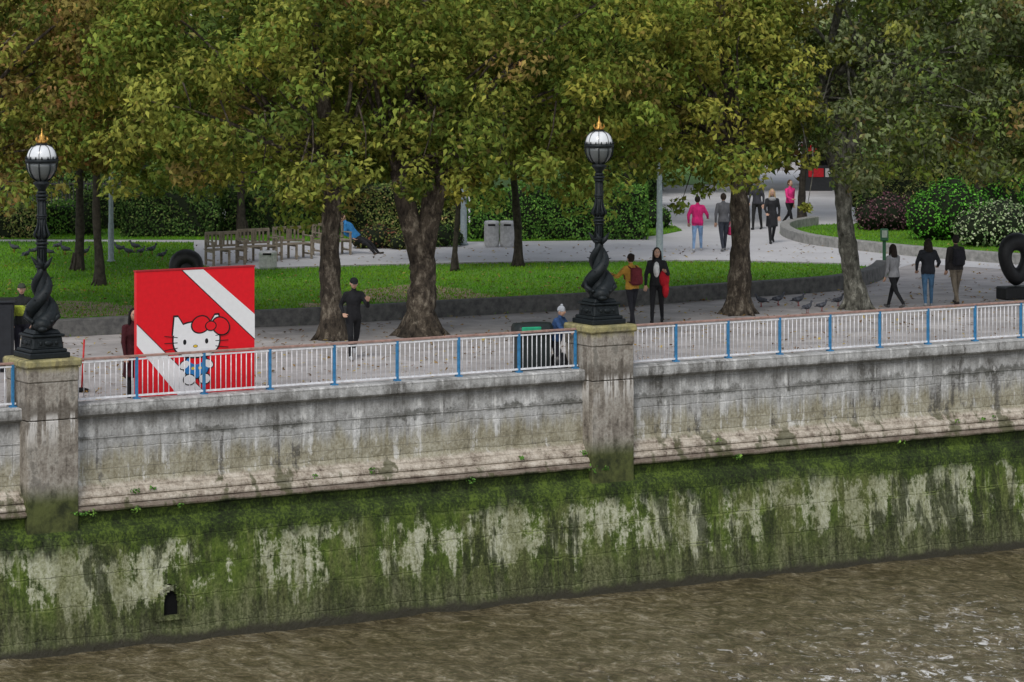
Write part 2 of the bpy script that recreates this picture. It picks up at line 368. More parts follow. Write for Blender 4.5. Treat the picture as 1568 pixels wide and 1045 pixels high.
# ------------------------------------------------------------------ ground
W=(OX,OY,0)
gt=NT('paving'); o=gt.co(); x=gt.xyz()
fac,bc_=gt.brick(.6,.4,.012,gt.comb(x[0],x[1])); n1=gt.noise(.7,detail=5); n2=gt.noise(25,detail=3)
c=gt.ramp(gt.add((n1,.7),(n2,.3)),[(.3,(.30,.275,.265)),(.7,(.54,.505,.495))])
c=gt.mix(gt.mul(fac,.35),c,(.18,.165,.155)); c=gt.mix(.14,c,bc_,'OVERLAY'); gt.color(c); gt.bump(n2,.3,.01)
PAVE=gt.mat
mb=MB(); mb.add([(-700,.12,0),(700,.12,0),(700,1200,0),(-700,1200,0)],[(0,1,2,3)],PAVE); mb.obj('ground',None,W,ANG)
def flat(name,pts,z,mat):
    mb=MB(); ar=sum(pts[i][0]*pts[(i+1)%len(pts)][1]-pts[(i+1)%len(pts)][0]*pts[i][1] for i in range(len(pts)))
    if ar<0: pts=pts[::-1]
    mb.add([(a,b,z) for a,b in pts],[tuple(range(len(pts)))],mat); return mb.obj(name)
pt=NT('pale_path'); n1=pt.noise(.5,detail=5); n2=pt.noise(30,detail=2)
pt.color(pt.ramp(pt.add((n1,.6),(n2,.4)),[(.3,(.46,.45,.455)),(.7,(.68,.67,.68))])); PATH=pt.mat
flat('park_path',[G(a,b) for a,b in ((-500,410),(390,420),(1290,415),(1345,420),(1400,404),(1568,415),(1900,430),(2300,262),(-1200,262))],.006,PATH)
lt=NT('lawn_grass'); n1=lt.noise(.35,detail=4); n2=lt.noise(14,detail=4,rough=.7)
c=lt.ramp(lt.add((n1,.5),(n2,.5)),[(.3,(.06,.15,.015)),(.55,(.11,.25,.024)),(.75,(.18,.31,.04))])
lt.color(c); lt.bump(n2,.6,.03); LAWN=lt.mat
def smooth(pts,n=6):
    out=[]
    P=[Vector(p) for p in pts]
    for i in range(len(P)-1):
        p0=P[max(i-1,0)];p1=P[i];p2=P[i+1];p3=P[min(i+2,len(P)-1)]
        for k in range(n):
            t=k/n; out.append(tuple(.5*((2*p1)+(p2-p0)*t+(2*p0-5*p1+4*p2-p3)*t*t+(3*p1-p0-3*p2+p3)*t**3)))
    out.append(tuple(P[-1])); return out
front=smooth([G(a,b) for a,b in ((-400,536),(0,521),(130,515),(300,506),(480,498),(700,485),(880,475),(1000,467),(1110,458),(1230,450),(1300,443),(1345,431),(1360,420),(1345,411),(1290,406))])
back=smooth([G(a,b) for a,b in ((1290,406),(1100,401),(900,402),(700,405),(560,408),(400,413),(318,409),(300,395),(296,372))])+[G(-500,368)]
flat('lawn',front+back[1:],.012,LAWN)
lawnB_f=smooth([G(a,b) for a,b in ((1240,345),(1200,352),(1198,362),(1235,374),(1320,385),(1420,395),(1568,406),(1750,415))])
lawnB=lawnB_f+[G(1900,345),G(1500,340)]
flat('lawn',lawnB,.012,LAWN)
lawnC=[G(a,b) for a,b in ((700,371),(900,369),(960,366),(1010,361),(1045,354),(1035,347),(990,342),(700,342))]
flat('lawn',lawnC,.012,LAWN)
lawnD=[G(a,b) for a,b in ((-800,340),(690,340),(690,368),(560,372),(300,368),(-800,366))]
flat('lawn',lawnD,.010,LAWN)
flat('lawn',[G(a,b) for a,b in ((1300,300),(2000,300),(1900,340),(1320,340))],.010,LAWN)
flat('lawn',[G(a,b) for a,b in ((-900,300),(1010,300),(1010,285),(1160,282),(1170,250),(1185,215),(1230,215),(1230,292),(2400,296),(9000,30),(-9000,30))],.014,LAWN)
soil=NT('bare_soil'); n1=soil.noise(3,detail=5); soil.color(soil.ramp(n1,[(.3,(.17,.125,.08)),(.7,(.38,.30,.20))])); SOIL=soil.mat
for k,(a,b,w,d) in enumerate(((640,452,110,13),(150,476,85,11),(120,470,60,8),(508,470,50,5))):
    pts=[]
    for i in range(28):
        t=2*math.pi*i/28; r=1+.16*math.sin(t*3+k)+.1*math.sin(t*7); pts.append(G(a+w*r*math.cos(t),b+d*r*math.sin(t)))
    flat('soil_patch',pts,.016+.002*k,SOIL)
kt=NT('dark_kerb_stone'); n=kt.noise(6,detail=6); kt.color(kt.ramp(n,[(.3,(.06,.06,.06)),(.7,(.17,.165,.155))])); kt.bump(n,.4,.01)
mb=MB(); kf=smooth([G(a,b) for a,b in ((-400,536),(0,521),(130,515),(300,506),(480,498),(700,485),(880,475),(1000,467),(1110,458),(1230,450),(1300,443),(1345,431),(1360,420))])
mb.sweep(kf,[(0,-.02),(0,.36),(.02,.38),(.32,.38),(.34,.36),(.34,-.02)],kt.mat); mb.obj('kerb_wall')
k2=NT('pale_kerb'); n=k2.noise(6,detail=6); k2.color(k2.ramp(n,[(.3,(.20,.20,.19)),(.7,(.42,.41,.39))])); 
mb=MB(); mb.sweep(lawnB_f,[(0,-.02),(0,.28),(.02,.3),(.30,.3),(.32,.28),(.32,-.02)],k2.mat); mb.obj('kerb_wall')
mb=MB(); mb.sweep([G(a,b) for a,b in ((1290,406),(1100,401),(900,402),(700,405),(560,408),(400,413))],[(-.06,-.02),(-.06,.05),(.06,.05),(.06,-.02)],k2.mat); mb.obj('path_edging')
def inpoly(P,poly):
    x,y=P[:,0],P[:,1]; c=np.zeros(len(P),bool); n=len(poly); j=n-1
    for i in range(n):
        xi,yi=poly[i];xj,yj=poly[j]
        if abs(yj-yi)>1e-9: c^=((yi>y)!=(yj>y))&(x<(xj-xi)*(y-yi)/(yj-yi)+xi)
        j=i
    return c
bp=[]
for poly,n in ((front+back[1:],140000),(lawnB,26000),(lawnC,10000),(lawnD,26000)):
    a=np.array(poly); P=np.stack([rng.uniform(max(a[:,0].min(),-19),min(a[:,0].max(),20),n),rng.uniform(a[:,1].min(),a[:,1].max(),n)],1); bp.append(P[inpoly(P,poly)])
bp=np.concatenate(bp); n=len(bp); pos=np.concatenate([bp,np.full((n,1),.01)],1)
pat=.5+.5*np.sin(bp[:,0]*.9+bp[:,1]*.4)*np.sin(bp[:,1]*.8)
col=np.array([.11,.28,.024])*(rng.uniform(.65,1.35,n))[:,None]+np.array([.10,.06,.0])*(pat*rng.uniform(0,1,n))[:,None]
leafmesh('lawn_grass_blades',pos,None,rng.uniform(.035,.075,n),col,LEAFO,None,BT*np.array([2.4,1,1]),BF,True)
n=12000; X=rng.uniform(-18,18,n); Y=rng.uniform(60,100,n); P=np.stack([X,Y],1)
yl=-(X-OX)*SU+(Y-OY)*CU; k=(yl>.5)
ing=inpoly(P,front+back[1:]); clus=.5+.5*np.sin(X*1.3+Y*.5)*np.sin(Y*1.1-X*.3)
dens=np.where(ing,.5,.25+.75*clus); k&=(rng.random(n)<dens*(.4+.6*(Y<88)))
P=P[k];n=len(P); cols=np.array([[.34,.21,.07],[.20,.11,.05],[.48,.36,.11],[.13,.09,.05]])
leafmesh('fallen_leaves',np.concatenate([P,rng.uniform(.025,.05,(n,1))],1),np.array([0,0,1.])+rng.normal(0,.25,(n,3)),rng.uniform(.06,.13,n),cols[rng.integers(0,4,n)],LEAFO)
# ------------------------------------------------------------------ river wall
wt=NT('granite_river_wall'); X,Yc,Z=wt.xyz()
big=wt.noise(1,(.55,.4,.5),6,.66); med=wt.noise(1,(2.2,1.5,1.6),6,.7); streak=wt.noise(1,(7,3,.5),5,.65); broad=wt.noise(1,(2.4,2,.3),6,.66,dist=.4); fine=wt.noise(20,(1,1,.8),4,.75); mid2=wt.noise(1,(5,4,4.2),6,.75)
jf,jc=wt.brick(1.45,.58,.009,wt.comb(wt.math('ADD',X,.2),wt.math('ADD',Z,-.16)))
jb=wt.n.new('ShaderNodeSeparateColor'); wt.l.new(jc,jb.inputs[0]); blk=jb.outputs[0]
s1=wt.add((med,.3),(streak,.25),(mid2,.25),(fine,.2))
up=wt.ramp(s1,[(.37,(.10,.097,.09)),(.43,(.25,.245,.23)),(.50,(.43,.425,.41)),(.57,(.58,.575,.56)),(.66,(.78,.77,.76))])
up=wt.mix(wt.mul(blk,.20),up,(.50,.49,.48))
och=wt.mr(wt.add((Z,1),(streak,.7),(broad,.9)),.22,-.20)
up=wt.mix(wt.mul(och,.70),up,wt.ramp(wt.add((med,.5),(fine,.5)),[(.37,(.15,.125,.055)),(.48,(.31,.27,.15)),(.62,(.52,.48,.34))]))
dk=wt.mr(wt.add((broad,.45),(mid2,.3),(big,.25)),.535,.59)
up=wt.mix(wt.mul(dk,.80),up,wt.ramp(fine,[(.35,(.045,.042,.036)),(.7,(.17,.16,.145))]))
wh=wt.mr(wt.add((streak,.55),(mid2,.45)),.545,.60)
up=wt.mix(wt.mul(wh,.6),up,(.80,.79,.76))
cg=wt.mr(wt.add((Z,1),(med,.5)),.36,.22); cg2=wt.mr(wt.add((Z,1),(broad,.6)),-.05,.2)
up=wt.mix(wt.mul(wt.mul(cg,cg2),.6),up,(.075,.070,.058))
stn=wt.mul(wt.mr(wt.add((Z,1),(mid2,.5),(broad,.3)),-.15,-.05),wt.mr(wt.add((Z,1),(mid2,.5),(broad,.3)),.07,-.02))
up=wt.mix(wt.mul(stn,wt.mul(wt.mr(big,.42,.56),.7)),up,(.06,.06,.045))
led=wt.ramp(wt.add((wt.noise(1,(3.5,4,5),6,.7),.6),(fine,.4)),[(.37,(.12,.09,.07)),(.45,(.35,.295,.235)),(.54,(.55,.485,.40)),(.68,(.74,.68,.59))])
led=wt.mix(wt.mul(wt.mr(wt.add((Z,1),(mid2,.16)),-1.48,-1.56),.7),led,(.11,.075,.055))
led=wt.mix(wt.mul(wt.mr(broad,.54,.61),.75),led,(.075,.08,.03))
up=wt.mix(wt.mr(wt.add((Z,1),(med,.16)),-1.14,-1.24),up,led)
# lower, algae covered
lowz=wt.add((Z,1),(big,1.1),(broad,1.1))
gs=wt.add((med,.3),(mid2,.3),(fine,.25),(streak,.15))
g=wt.ramp(gs,[(.38,(.014,.019,.007)),(.45,(.040,.060,.011)),(.51,(.08,.125,.016)),(.58,(.15,.20,.035)),(.68,(.27,.30,.10))])
cream=wt.ramp(wt.add((fine,.4),(mid2,.35),(streak,.25)),[(.38,(.14,.145,.06)),(.46,(.33,.335,.20)),(.54,(.53,.53,.39)),(.66,(.76,.75,.63))])
pn=wt.noise(1,(.8,.5,.55),7,.68,dist=.35)
pm=wt.add((pn,.46),(broad,.27),(streak,.09),(mid2,.18),(fine,.08))
peak=wt.mul(wt.mr(lowz,-.95,-1.25),wt.mr(lowz,-2.9,-1.9))
pm=wt.add((pm,1),(peak,.125))
low=wt.mix(wt.mul(wt.mr(pm,.638,.682),.88),g,cream)
olv=wt.mr(wt.noise(1,(1.6,1,.3),6,.72),.46,.58)
low=wt.mix(wt.mul(olv,.55),low,wt.ramp(fine,[(.35,(.075,.085,.025)),(.65,(.22,.225,.09))]))
ps=wt.mr(wt.add((wt.noise(1,(5.5,2,.42),6,.7,dist=.3),.7),(mid2,.3)),.56,.61)
low=wt.mix(wt.mul(ps,.5),low,wt.ramp(fine,[(.35,(.22,.24,.10)),(.65,(.48,.49,.32))]))
dkn=wt.noise(1,(2.2,2,.32),6,.72,dist=.5)
dkk=wt.mr(wt.add((dkn,.6),(big,.4)),.515,.565)
low=wt.mix(wt.mul(dkk,.85),low,wt.ramp(fine,[(.35,(.012,.015,.006)),(.7,(.058,.075,.022))]))
crs=wt.math('PINGPONG',wt.add((Z,1),(med,.10),(big,.12)),.27)
lj=wt.mr(crs,.018,.004)
low=wt.mix(wt.mul(wt.mul(lj,wt.mr(mid2,.50,.60)),.45),low,(.04,.046,.018))
lhl=wt.mul(wt.mr(crs,.05,.02),wt.mr(crs,.008,.02)); low=wt.mix(wt.mul(wt.mul(lhl,wt.mr(med,.50,.60)),.4),low,(.34,.40,.13))
low=wt.mix(wt.mul(wt.mr(lowz,-1.95,-2.75),.72),low,wt.ramp(wt.add((fine,.5),(streak,.5)),[(.38,(.018,.018,.009)),(.5,(.070,.072,.034)),(.60,(.20,.20,.115))]))
low=wt.mix(wt.mr(wt.add((Z,1),(med,.3)),-3.78,-3.92),low,(.04,.036,.022))
tb=wt.mr(wt.add((Z,1),(streak,.7),(broad,.7)),-1.80,-1.48)
low=wt.mix(wt.mul(tb,.93),low,wt.ramp(wt.add((med,.5),(fine,.5)),[(.40,(.009,.013,.005)),(.5,(.030,.050,.009)),(.60,(.10,.15,.020))]))
body=wt.mix(wt.mr(wt.add((Z,1),(med,.2)),-1.57,-1.64),up,low)
body=wt.mix(wt.mul(wt.mul(jf,wt.mr(fine,.35,.55)),wt.mr(Z,-1.3,-1.2,0,.5)),body,(.07,.065,.055))
wt.color(body); wt.rough(wt.mr(Z,-4.1,-3.6,.45,.85))
wt.bump(wt.add((fine,.35),(med,.8),(mid2,.5),(lj,-.15)),.9,.06)
WALL=wt.mat
wall=empty('embankment_wall',W,ANG)
def wallseg(x0,x1):
    mb=MB()
    prof=[(.16,-.3),(.16,.19),(.14,.205),(-.22,.2),(-.25,.18),(-.255,.0),(-.22,-.035),(-.16,-.04),(-.15,-.07),(-.155,-.42),(-.175,-.43),(-.175,-.445),(-.16,-.455),(-.165,-1.20),(-.20,-1.28),(-.25,-1.33),(-.25,-1.36),(-.31,-1.39),(-.345,-1.44),(-.345,-1.475),(-.315,-1.495),(-.39,-1.52),(-.43,-1.57),(-.43,-1.60),(-.40,-1.62),(-.48,-1.64),(-.505,-1.68),(-.495,-1.715),(-.40,-1.76),(-.39,-1.92),(-.46,-1.99),(-.56,-2.04),(-.60,-2.12),(-.85,-4.2),(-1.0,-5.6),(3,-5.6)]
    mb.sweep([(x0,0),((x0+x1)/2,0),(x1,0)],prof,WALL,cap=True); return mb.obj('wall_course',wall)
wallseg(-40,55)
pt_=NT('granite_pier'); X,Yc,Z=pt_.xyz(); st=pt_.noise(1,(7,7,.6),5,.65); md=pt_.noise(1,(3,3,2.4),6,.7); fn=pt_.noise(20,detail=4,rough=.7)
c=pt_.ramp(pt_.add((st,.35),(md,.4),(fn,.25)),[(.38,(.10,.085,.07)),(.46,(.24,.21,.175)),(.54,(.40,.365,.315)),(.65,(.58,.55,.49))])
tp=pt_.mr(pt_.add((Z,1),(md,.4)),1.0,1.2); c=pt_.mix(pt_.mul(tp,.75),c,pt_.ramp(md,[(.4,(.18,.17,.06)),(.6,(.46,.40,.14))]))
c=pt_.mix(pt_.mul(pt_.mr(pt_.add((Z,1),(st,.8)),.75,.62),pt_.mr(pt_.add((Z,1),(st,.8)),.2,.4)),c,pt_.mix(.5,c,(.05,.04,.03)))
c=pt_.mix(pt_.mul(pt_.mr(Z,-.6,-.1,0,1),pt_.mr(Z,.15,0,0,1)),c,pt_.mix(pt_.mul(pt_.mr(st,.48,.56),.8),c,(.74,.71,.67)))
c=pt_.mix(pt_.mul(pt_.mr(pt_.add((md,.6),(st,.4)),.53,.6),.6),c,(.07,.06,.045))
c=pt_.mix(pt_.mr(pt_.add((Z,1),(md,.5)),-.8,-1.25),c,pt_.ramp(md,[(.4,(.03,.036,.014)),(.6,(.10,.115,.035))]))
pt_.color(c); pt_.bump(pt_.add((md,1),(fn,.4)),.7,.04); PIER=pt_.mat
PXS=(wx(68)-.05,0.0); SP=-PXS[0]
for i,xc in enumerate((-2*SP,-SP,0.0,SP,2*SP)):
    mb=MB()
    mb.box((xc,-.02,-1.04),(.98,1.0,2.04),PIER,bev=.012)
    mb.box((xc,-.02,.33),(.975,.995,.67),PIER,bev=.014)
    mb.box((xc,-.02,.80),(1.0,1.02,.26),PIER,bev=.02)
    mb.box((xc,-.02,1.00),(1.10,1.10,.15),PIER,bev=.035)
    mb.obj('pier',wall)
mb=MB(); dxl=wx(260,-.8); zc=-3.35; yy=-.735
for a in range(0,181,20):
    t=math.radians(a); mb.box((dxl+.2*math.cos(t),yy-.02,zc+.2*math.sin(t)),(.13,.22,.1),WALL)
mb.box((dxl-.22,yy-.03,zc-.16),(.13,.24,.34),WALL); mb.box((dxl+.22,yy-.03,zc-.16),(.13,.24,.34),WALL); mb.box((dxl,yy-.03,zc-.34),(.6,.26,.08),WALL)
BLACK=plain('void_dark',(.004,.004,.004),1,bump=0)
mb.box((dxl,yy+.02,zc-.07),(.32,.16,.46),BLACK); mb.obj('drain_outlet',wall)
ws=[]
for i in range(26):
    xx=random.choice([wx(225,-.4),wx(235,-.4),wx(905,-.4)])+random.uniform(-.3,.3) if i<9 else random.uniform(-13,12); zz=-1.72 if i%2 else -1.42; yv=-.49 if i%2 else -.33
    ws.append((OX+xx*CU-yv*SU,OY+xx*SU+yv*CU,zz))
P=clumps(A_(ws),rng.uniform(.05,.14,len(ws)),26,.06,HG); leafmesh('wall_weeds',P[0],P[1],P[2],P[3],LEAFO,None,ST,SF)
# ------------------------------------------------------------------ railing
RW=plain('railing_white_paint',(.78,.78,.80),.5,var=.2); RB=plain('railing_blue_paint',(.04,.20,.40),.5,var=.25); RR=plain('handrail_red_brown',(.38,.24,.20),.45,var=.25)
def rail(x0,x1,posts):
    e=empty('railing',W,ANG); mb=MB()
    mb.box(((x0+x1)/2,0,.985),(x1-x0,.06,.045),RR,bev=.008); mb.box(((x0+x1)/2,0,.93),(x1-x0,.03,.03),RW); mb.box(((x0+x1)/2,0,.265),(x1-x0,.03,.035),RW)
    n=int((x1-x0)/.105)
    for i in range(1,n):
        x=x0+(x1-x0)*i/n
        if min(abs(x-p) for p in posts)<.05: continue
        mb.tube([(x,0,.25),(x,0,.93)],.0095,RW,6)
    mb.obj('bars',e); mb=MB()
    for p in posts:
        mb.box((p,0,.60),(.05,.055,.80),RB,bev=.006); mb.box((p,0,.215),(.12,.11,.025),RB); mb.tube([(p,.02,.3),(p,.13,.21)],.012,RB,6)
    mb.obj('posts',e)
hp=.5
for k in range(-2,3):
    xa=k*SP+hp; xb=(k+1)*SP-hp; L=(xb-xa)/8
    if k==0: ps_=[wx(p) for p in (1035,1115,1194,1271,1347,1421,1493,1563)]; ps_=[p for p in ps_ if p<xb-.1]
    else: ps_=[xa+L*i for i in range(1,8)]
    rail(xa,xb,ps_+[xb-.06])
# ------------------------------------------------------------------ river
rt=NT('river_water'); RX,RY,RZ=rt.xyz()
w1=rt.noise(1,(3.2,2.0,1),5,.62,dist=.8); w2=rt.noise(1,(11,7,1),4,.65,dist=.5); w3=rt.noise(1,(.15,.12,1),3,.55)
rt.bump(rt.add((w1,.7),(w2,.22)),1.0,.17)
cc_=rt.ramp(rt.add((w1,.5),(w2,.35),(w3,.15)),[(.41,(.060,.048,.022)),(.49,(.125,.100,.052)),(.56,(.21,.175,.105)),(.64,(.36,.32,.235))])
glint=rt.mul(rt.mr(rt.add((rt.noise(1,(4.2,3.0,1),6,.74,dist=.9),.85),(w3,.3)),.655,.70),rt.mr(rt.add((RY,1),(RX,-.35),(w3,5)),-.5,-7.5))
cc_=rt.mix(rt.mul(glint,.9),cc_,(.85,.84,.82))  # pale flecks painted into the water colour to stand for sky glints on ripples
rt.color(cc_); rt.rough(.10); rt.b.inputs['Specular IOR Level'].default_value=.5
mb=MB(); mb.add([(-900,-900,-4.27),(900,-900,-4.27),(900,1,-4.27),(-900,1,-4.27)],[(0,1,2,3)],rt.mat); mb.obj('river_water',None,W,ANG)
gx=np.arange(-34,26,.10); gy=np.arange(-30,0.3,.10); XX,YY=np.meshgrid(gx,gy); ZZ=np.zeros_like(XX)
for i in range(52):
    lam=.35*(6**(rng.random()**1.3)); th=math.radians(70)+rng.normal(0,.8); kk=2*np.pi/lam
    ZZ+=lam*.0042*np.sin(kk*(XX*math.cos(th)+YY*math.sin(th))+rng.uniform(0,6.28)+.9*np.sin(XX*.5+i)+.7*np.sin(YY*.7+i*2))
ed=np.minimum(np.minimum(XX-gx[0],gx[-1]-XX),YY-gy[0]); ZZ=ZZ*np.clip(.55+(-YY)*.08,.4,1.2)-4.15-.11*np.clip(1-ed/2,0,1)
Vv=np.stack([XX,YY,ZZ],-1).reshape(-1,3); ny,nx=XX.shape; ii=(np.arange(ny-1)[:,None]*nx+np.arange(nx-1)[None]).ravel()
Q=np.stack([ii,ii+1,ii+nx+1,ii+nx],1)
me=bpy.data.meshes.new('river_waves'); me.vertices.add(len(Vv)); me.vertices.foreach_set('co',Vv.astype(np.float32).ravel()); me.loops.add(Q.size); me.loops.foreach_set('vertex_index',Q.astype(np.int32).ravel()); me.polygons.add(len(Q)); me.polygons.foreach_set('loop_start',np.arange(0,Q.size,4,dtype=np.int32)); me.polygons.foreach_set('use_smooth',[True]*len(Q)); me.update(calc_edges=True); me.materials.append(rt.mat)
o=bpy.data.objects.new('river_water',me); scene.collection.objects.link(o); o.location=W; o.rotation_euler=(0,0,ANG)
# ------------------------------------------------------------------ lamps
IRON=plain('black_green_iron',(.010,.014,.016),.55,metal=.0,var=.4,nscale=20,bump=.5,spec=.3)
GOLD=plain('gilding',(.6,.33,.08),.35,metal=.8); OPAL=plain('opal_glass',(.78,.80,.82),.12,var=.05,bump=0,spec=.6)
bw=NT('lantern_glass'); bw.color((.12,.13,.13)); bw.rough(.1); bw.b.inputs['Specular IOR Level'].default_value=.6
BOWL=bw.mat
def lamp(xl,name='street_lamp'):
    e=empty(name,(OX+xl*CU,OY+xl*SU,1.075),ANG); mb=MB()
    mb.box((0,0,.05),(.78,.78,.10),IRON,bev=.015); mb.box((0,0,.13),(.70,.70,.07),IRON,bev=.02)
    mb.box((0,0,.27),(.60,.60,.22),IRON,taper=.93,bev=.02)
    for sx,sy in ((0,-1),(0,1),(1,0),(-1,0)):
        Mx=Matrix.Rotation(math.atan2(sy,sx)+math.pi/2,4,'Z')
        mb.box((0,-.292,.27),(.40,.03,.14),IRON,Mx,bev=.008); mb.ell((0,-.31,.27),(.09,.03,.05),IRON,10,6,Mx)
        mb.ell((-.15,-.31,.27),(.03,.02,.04),IRON,8,5,Mx); mb.ell((.15,-.31,.27),(.03,.02,.04),IRON,8,5,Mx)
    mb.box((0,0,.40),(.64,.64,.05),IRON,bev=.018); mb.box((0,0,.46),(.52,.52,.08),IRON,taper=.9,bev=.02)
    mb.lathe([(.20,.5),(.17,.7),(.13,1.0),(.10,1.3),(.085,1.6),(.075,2.0),(.065,3.0)],(0,0,0),IRON,16)
    for k in (0,1):
        pts=[];rs=[]; 
        for i in range(26):
            t=i/25; a=math.pi*k+1.2+t*math.pi*2.1; R=.20*(1-t)+.07*t; z=.60+t*1.02
            pts.append((R*math.cos(a),R*math.sin(a),z)); rs.append(.125*(1-t)**.8+.035)
        mb.tube(pts,rs,IRON,10)
        a=math.pi*k+1.2; hx,hy=.23*math.cos(a),.23*math.sin(a)
        mb.ell((hx,hy,.60),(.17,.17,.13),IRON,12,8); mb.ell((hx*1.45,hy*1.45,.53),(.09,.09,.06),IRON,10,6)
        for s in (-1,1):
            b=a+s*.55; mb.ell((.33*math.cos(b),.33*math.sin(b),.66),(.035,.035,.035),IRON,8,5)
            mb.tube([(.26*math.cos(b),.26*math.sin(b),.62),(.34*math.cos(b+s*.5),.34*math.sin(b+s*.5),.74),(.28*math.cos(b+s*.9),.28*math.sin(b+s*.9),.88)],[.05,.045,.01],IRON,6)
        a2=a+math.pi*2.1
        mb.tube([(.08*math.cos(a2),.08*math.sin(a2),1.58),(.17*math.cos(a2+.3),.17*math.sin(a2+.3),1.68),(.2*math.cos(a2+.9),.2*math.sin(a2+.9),1.80)],[.04,.05,.01],IRON,6)
        mb.tube([(.08*math.cos(a2),.08*math.sin(a2),1.58),(.15*math.cos(a2-.5),.15*math.sin(a2-.5),1.70),(.13*math.cos(a2-1),.13*math.sin(a2-1),1.82)],[.04,.045,.01],IRON,6)
        for i in range(4,20,3):
            p=pts[i]; q=Vector(p); o=Vector((p[0],p[1],0)).normalized(); mb.tube([q,q+o*(rs[i]+.05)+Vector((0,0,.05))],[.03,.004],IRON,5)
    for z,r in ((1.62,.12),(1.68,.10),(1.98,.10),(2.04,.12),(2.10,.10),(2.50,.09),(2.54,.10),(2.84,.10),(2.90,.115),(2.96,.09)):
        mb.lathe([(r*.75,z-.03),(r,z-.01),(r,z+.01),(r*.75,z+.03)],(0,0,0),IRON,14)
    for i in range(10):
        a=2*math.pi*i/10; mb.tube([(.085*math.cos(a),.085*math.sin(a),1.7),(.07*math.cos(a),.07*math.sin(a),2.85)],.011,IRON,5)
    for i in range(8):
        a=2*math.pi*i/8; mb.tube([(.08*math.cos(a),.08*math.sin(a),2.12),(.14*math.cos(a),.14*math.sin(a),2.2),(.10*math.cos(a),.10*math.sin(a),2.3),(.075*math.cos(a),.075*math.sin(a),2.42)],[.02,.03,.02,.01],IRON,5)
    mb.lathe([(.06,2.96),(.08,3.03),(.14,3.10),(.16,3.13),(.10,3.16),(.12,3.19)],(0,0,0),IRON,18)
    for i in range(8):
        a=2*math.pi*i/8+.2
        mb.tube([(r*math.cos(a),r*math.sin(a),z) for r,z in ((.11,3.17),(.2,3.24),(.262,3.36),(.285,3.50))],.013,IRON,5)
        mb.tube([(r*math.cos(a),r*math.sin(a),z) for r,z in ((.276,3.56),(.268,3.64),(.238,3.72),(.19,3.78),(.10,3.82))],.006,IRON,5)
    mb.lathe([(.26,3.49),(.292,3.50),(.30,3.53),(.292,3.56),(.26,3.57)],(0,0,0),IRON,28)
    for i in range(16):
        a=2*math.pi*i/16; mb.tube([(.285*math.cos(a),.285*math.sin(a),3.56),(.285*math.cos(a),.285*math.sin(a),3.61)],[.018,.006],IRON,5)
    mb.lathe([(.10,3.80),(.11,3.82),(.10,3.84)],(0,0,0),IRON,14)
    mb.obj('iron_post',e)
    m2=MB(); m2.lathe([(.10,3.17),(.18,3.23),(.235,3.32),(.26,3.42),(.27,3.50)],(0,0,0),BOWL,24); m2.obj('glass_bowl',e)
    m2=MB(); m2.lathe([(.272,3.56),(.265,3.63),(.235,3.71),(.185,3.77),(.10,3.81)],(0,0,0),OPAL,24); m2.obj('opal_dome',e)
    m2=MB(); m2.lathe([(.08,3.84),(.095,3.87),(.07,3.9),(.045,3.93),(.055,3.97),(.03,4.0),(.012,4.03),(.006,4.12)],(0,0,0),GOLD,14)
    for i in range(6):
        a=i*math.pi/3; m2.tube([(.085*math.cos(a),.085*math.sin(a),3.86),(.12*math.cos(a),.12*math.sin(a),3.91),(.10*math.cos(a),.10*math.sin(a),3.96)],[.015,.012,.003],GOLD,5)
    m2.obj('gilt_crown',e)
lamp(PXS[0]); lamp(0.0); lamp(SP); lamp(-2*SP)
# ------------------------------------------------------------------ cat display panel
RED=plain('red_gloss_panel',(.80,.012,.022),.35,var=.05,bump=.05); WHT=plain('white_vinyl',(.85,.85,.85),.4,var=.03,bump=0); INK=plain('black_ink',(.01,.01,.012),.5,bump=0)
BLU=plain('blue_vinyl',(.03,.22,.55),.4,bump=0); YLW=plain('yellow_vinyl',(.8,.55,.05),.4,bump=0); REDD=plain('dark_red_edge',(.42,.02,.03),.5)
e=empty('cartoon_cat_display_board',W,ANG); y0=.42; xa=wx(209,y0); xb=wx(390,y0); PW=xb-xa; PH=2.42
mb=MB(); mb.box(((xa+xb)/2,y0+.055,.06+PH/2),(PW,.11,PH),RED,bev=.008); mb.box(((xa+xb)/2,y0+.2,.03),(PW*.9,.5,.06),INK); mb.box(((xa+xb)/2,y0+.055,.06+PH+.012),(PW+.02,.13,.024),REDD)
for s in (.15,.85): mb.tube([(xa+PW*s,y0+.12,1.7),(xa+PW*s,y0+.45,.05)],.025,INK,6)
mb.obj('box',e)
art=MB()
def poly(pts,mat,l):
    y=y0-.003-.003*l; art.add([(xa+u*PW,y,.06+v*PH) for u,v in pts],[tuple(range(len(pts)))],mat)
def el(cu,cv,ru,rv,mat,l,rot=0,n=36,sq=2.0):
    ps=[]
    for i in range(n):
        t=2*math.pi*i/n; a,b=math.cos(t),math.sin(t); a=abs(a)**(2/sq)*(1 if a>=0 else -1); b=abs(b)**(2/sq)*(1 if b>=0 else -1)
        a*=ru;b*=rv; k=PH/PW
        ps.append((cu+(a*math.cos(rot)-b*k*math.sin(rot)),cv+(a/k*math.sin(rot)+b*math.cos(rot))))
    poly(ps,mat,l)
poly([(.385,.998),(1,.44),(1,.63),(.56,.998)],WHT,0)
poly([(.002,.44),(.38,.002),(.62,.002),(.002,.60)],WHT,0)
poly([(.385,.998),(1,.44),(1,.432),(.375,.998)],INK,0.3); poly([(.62,.002),(.002,.60),(.002,.608),(.63,.002)],INK,.3)
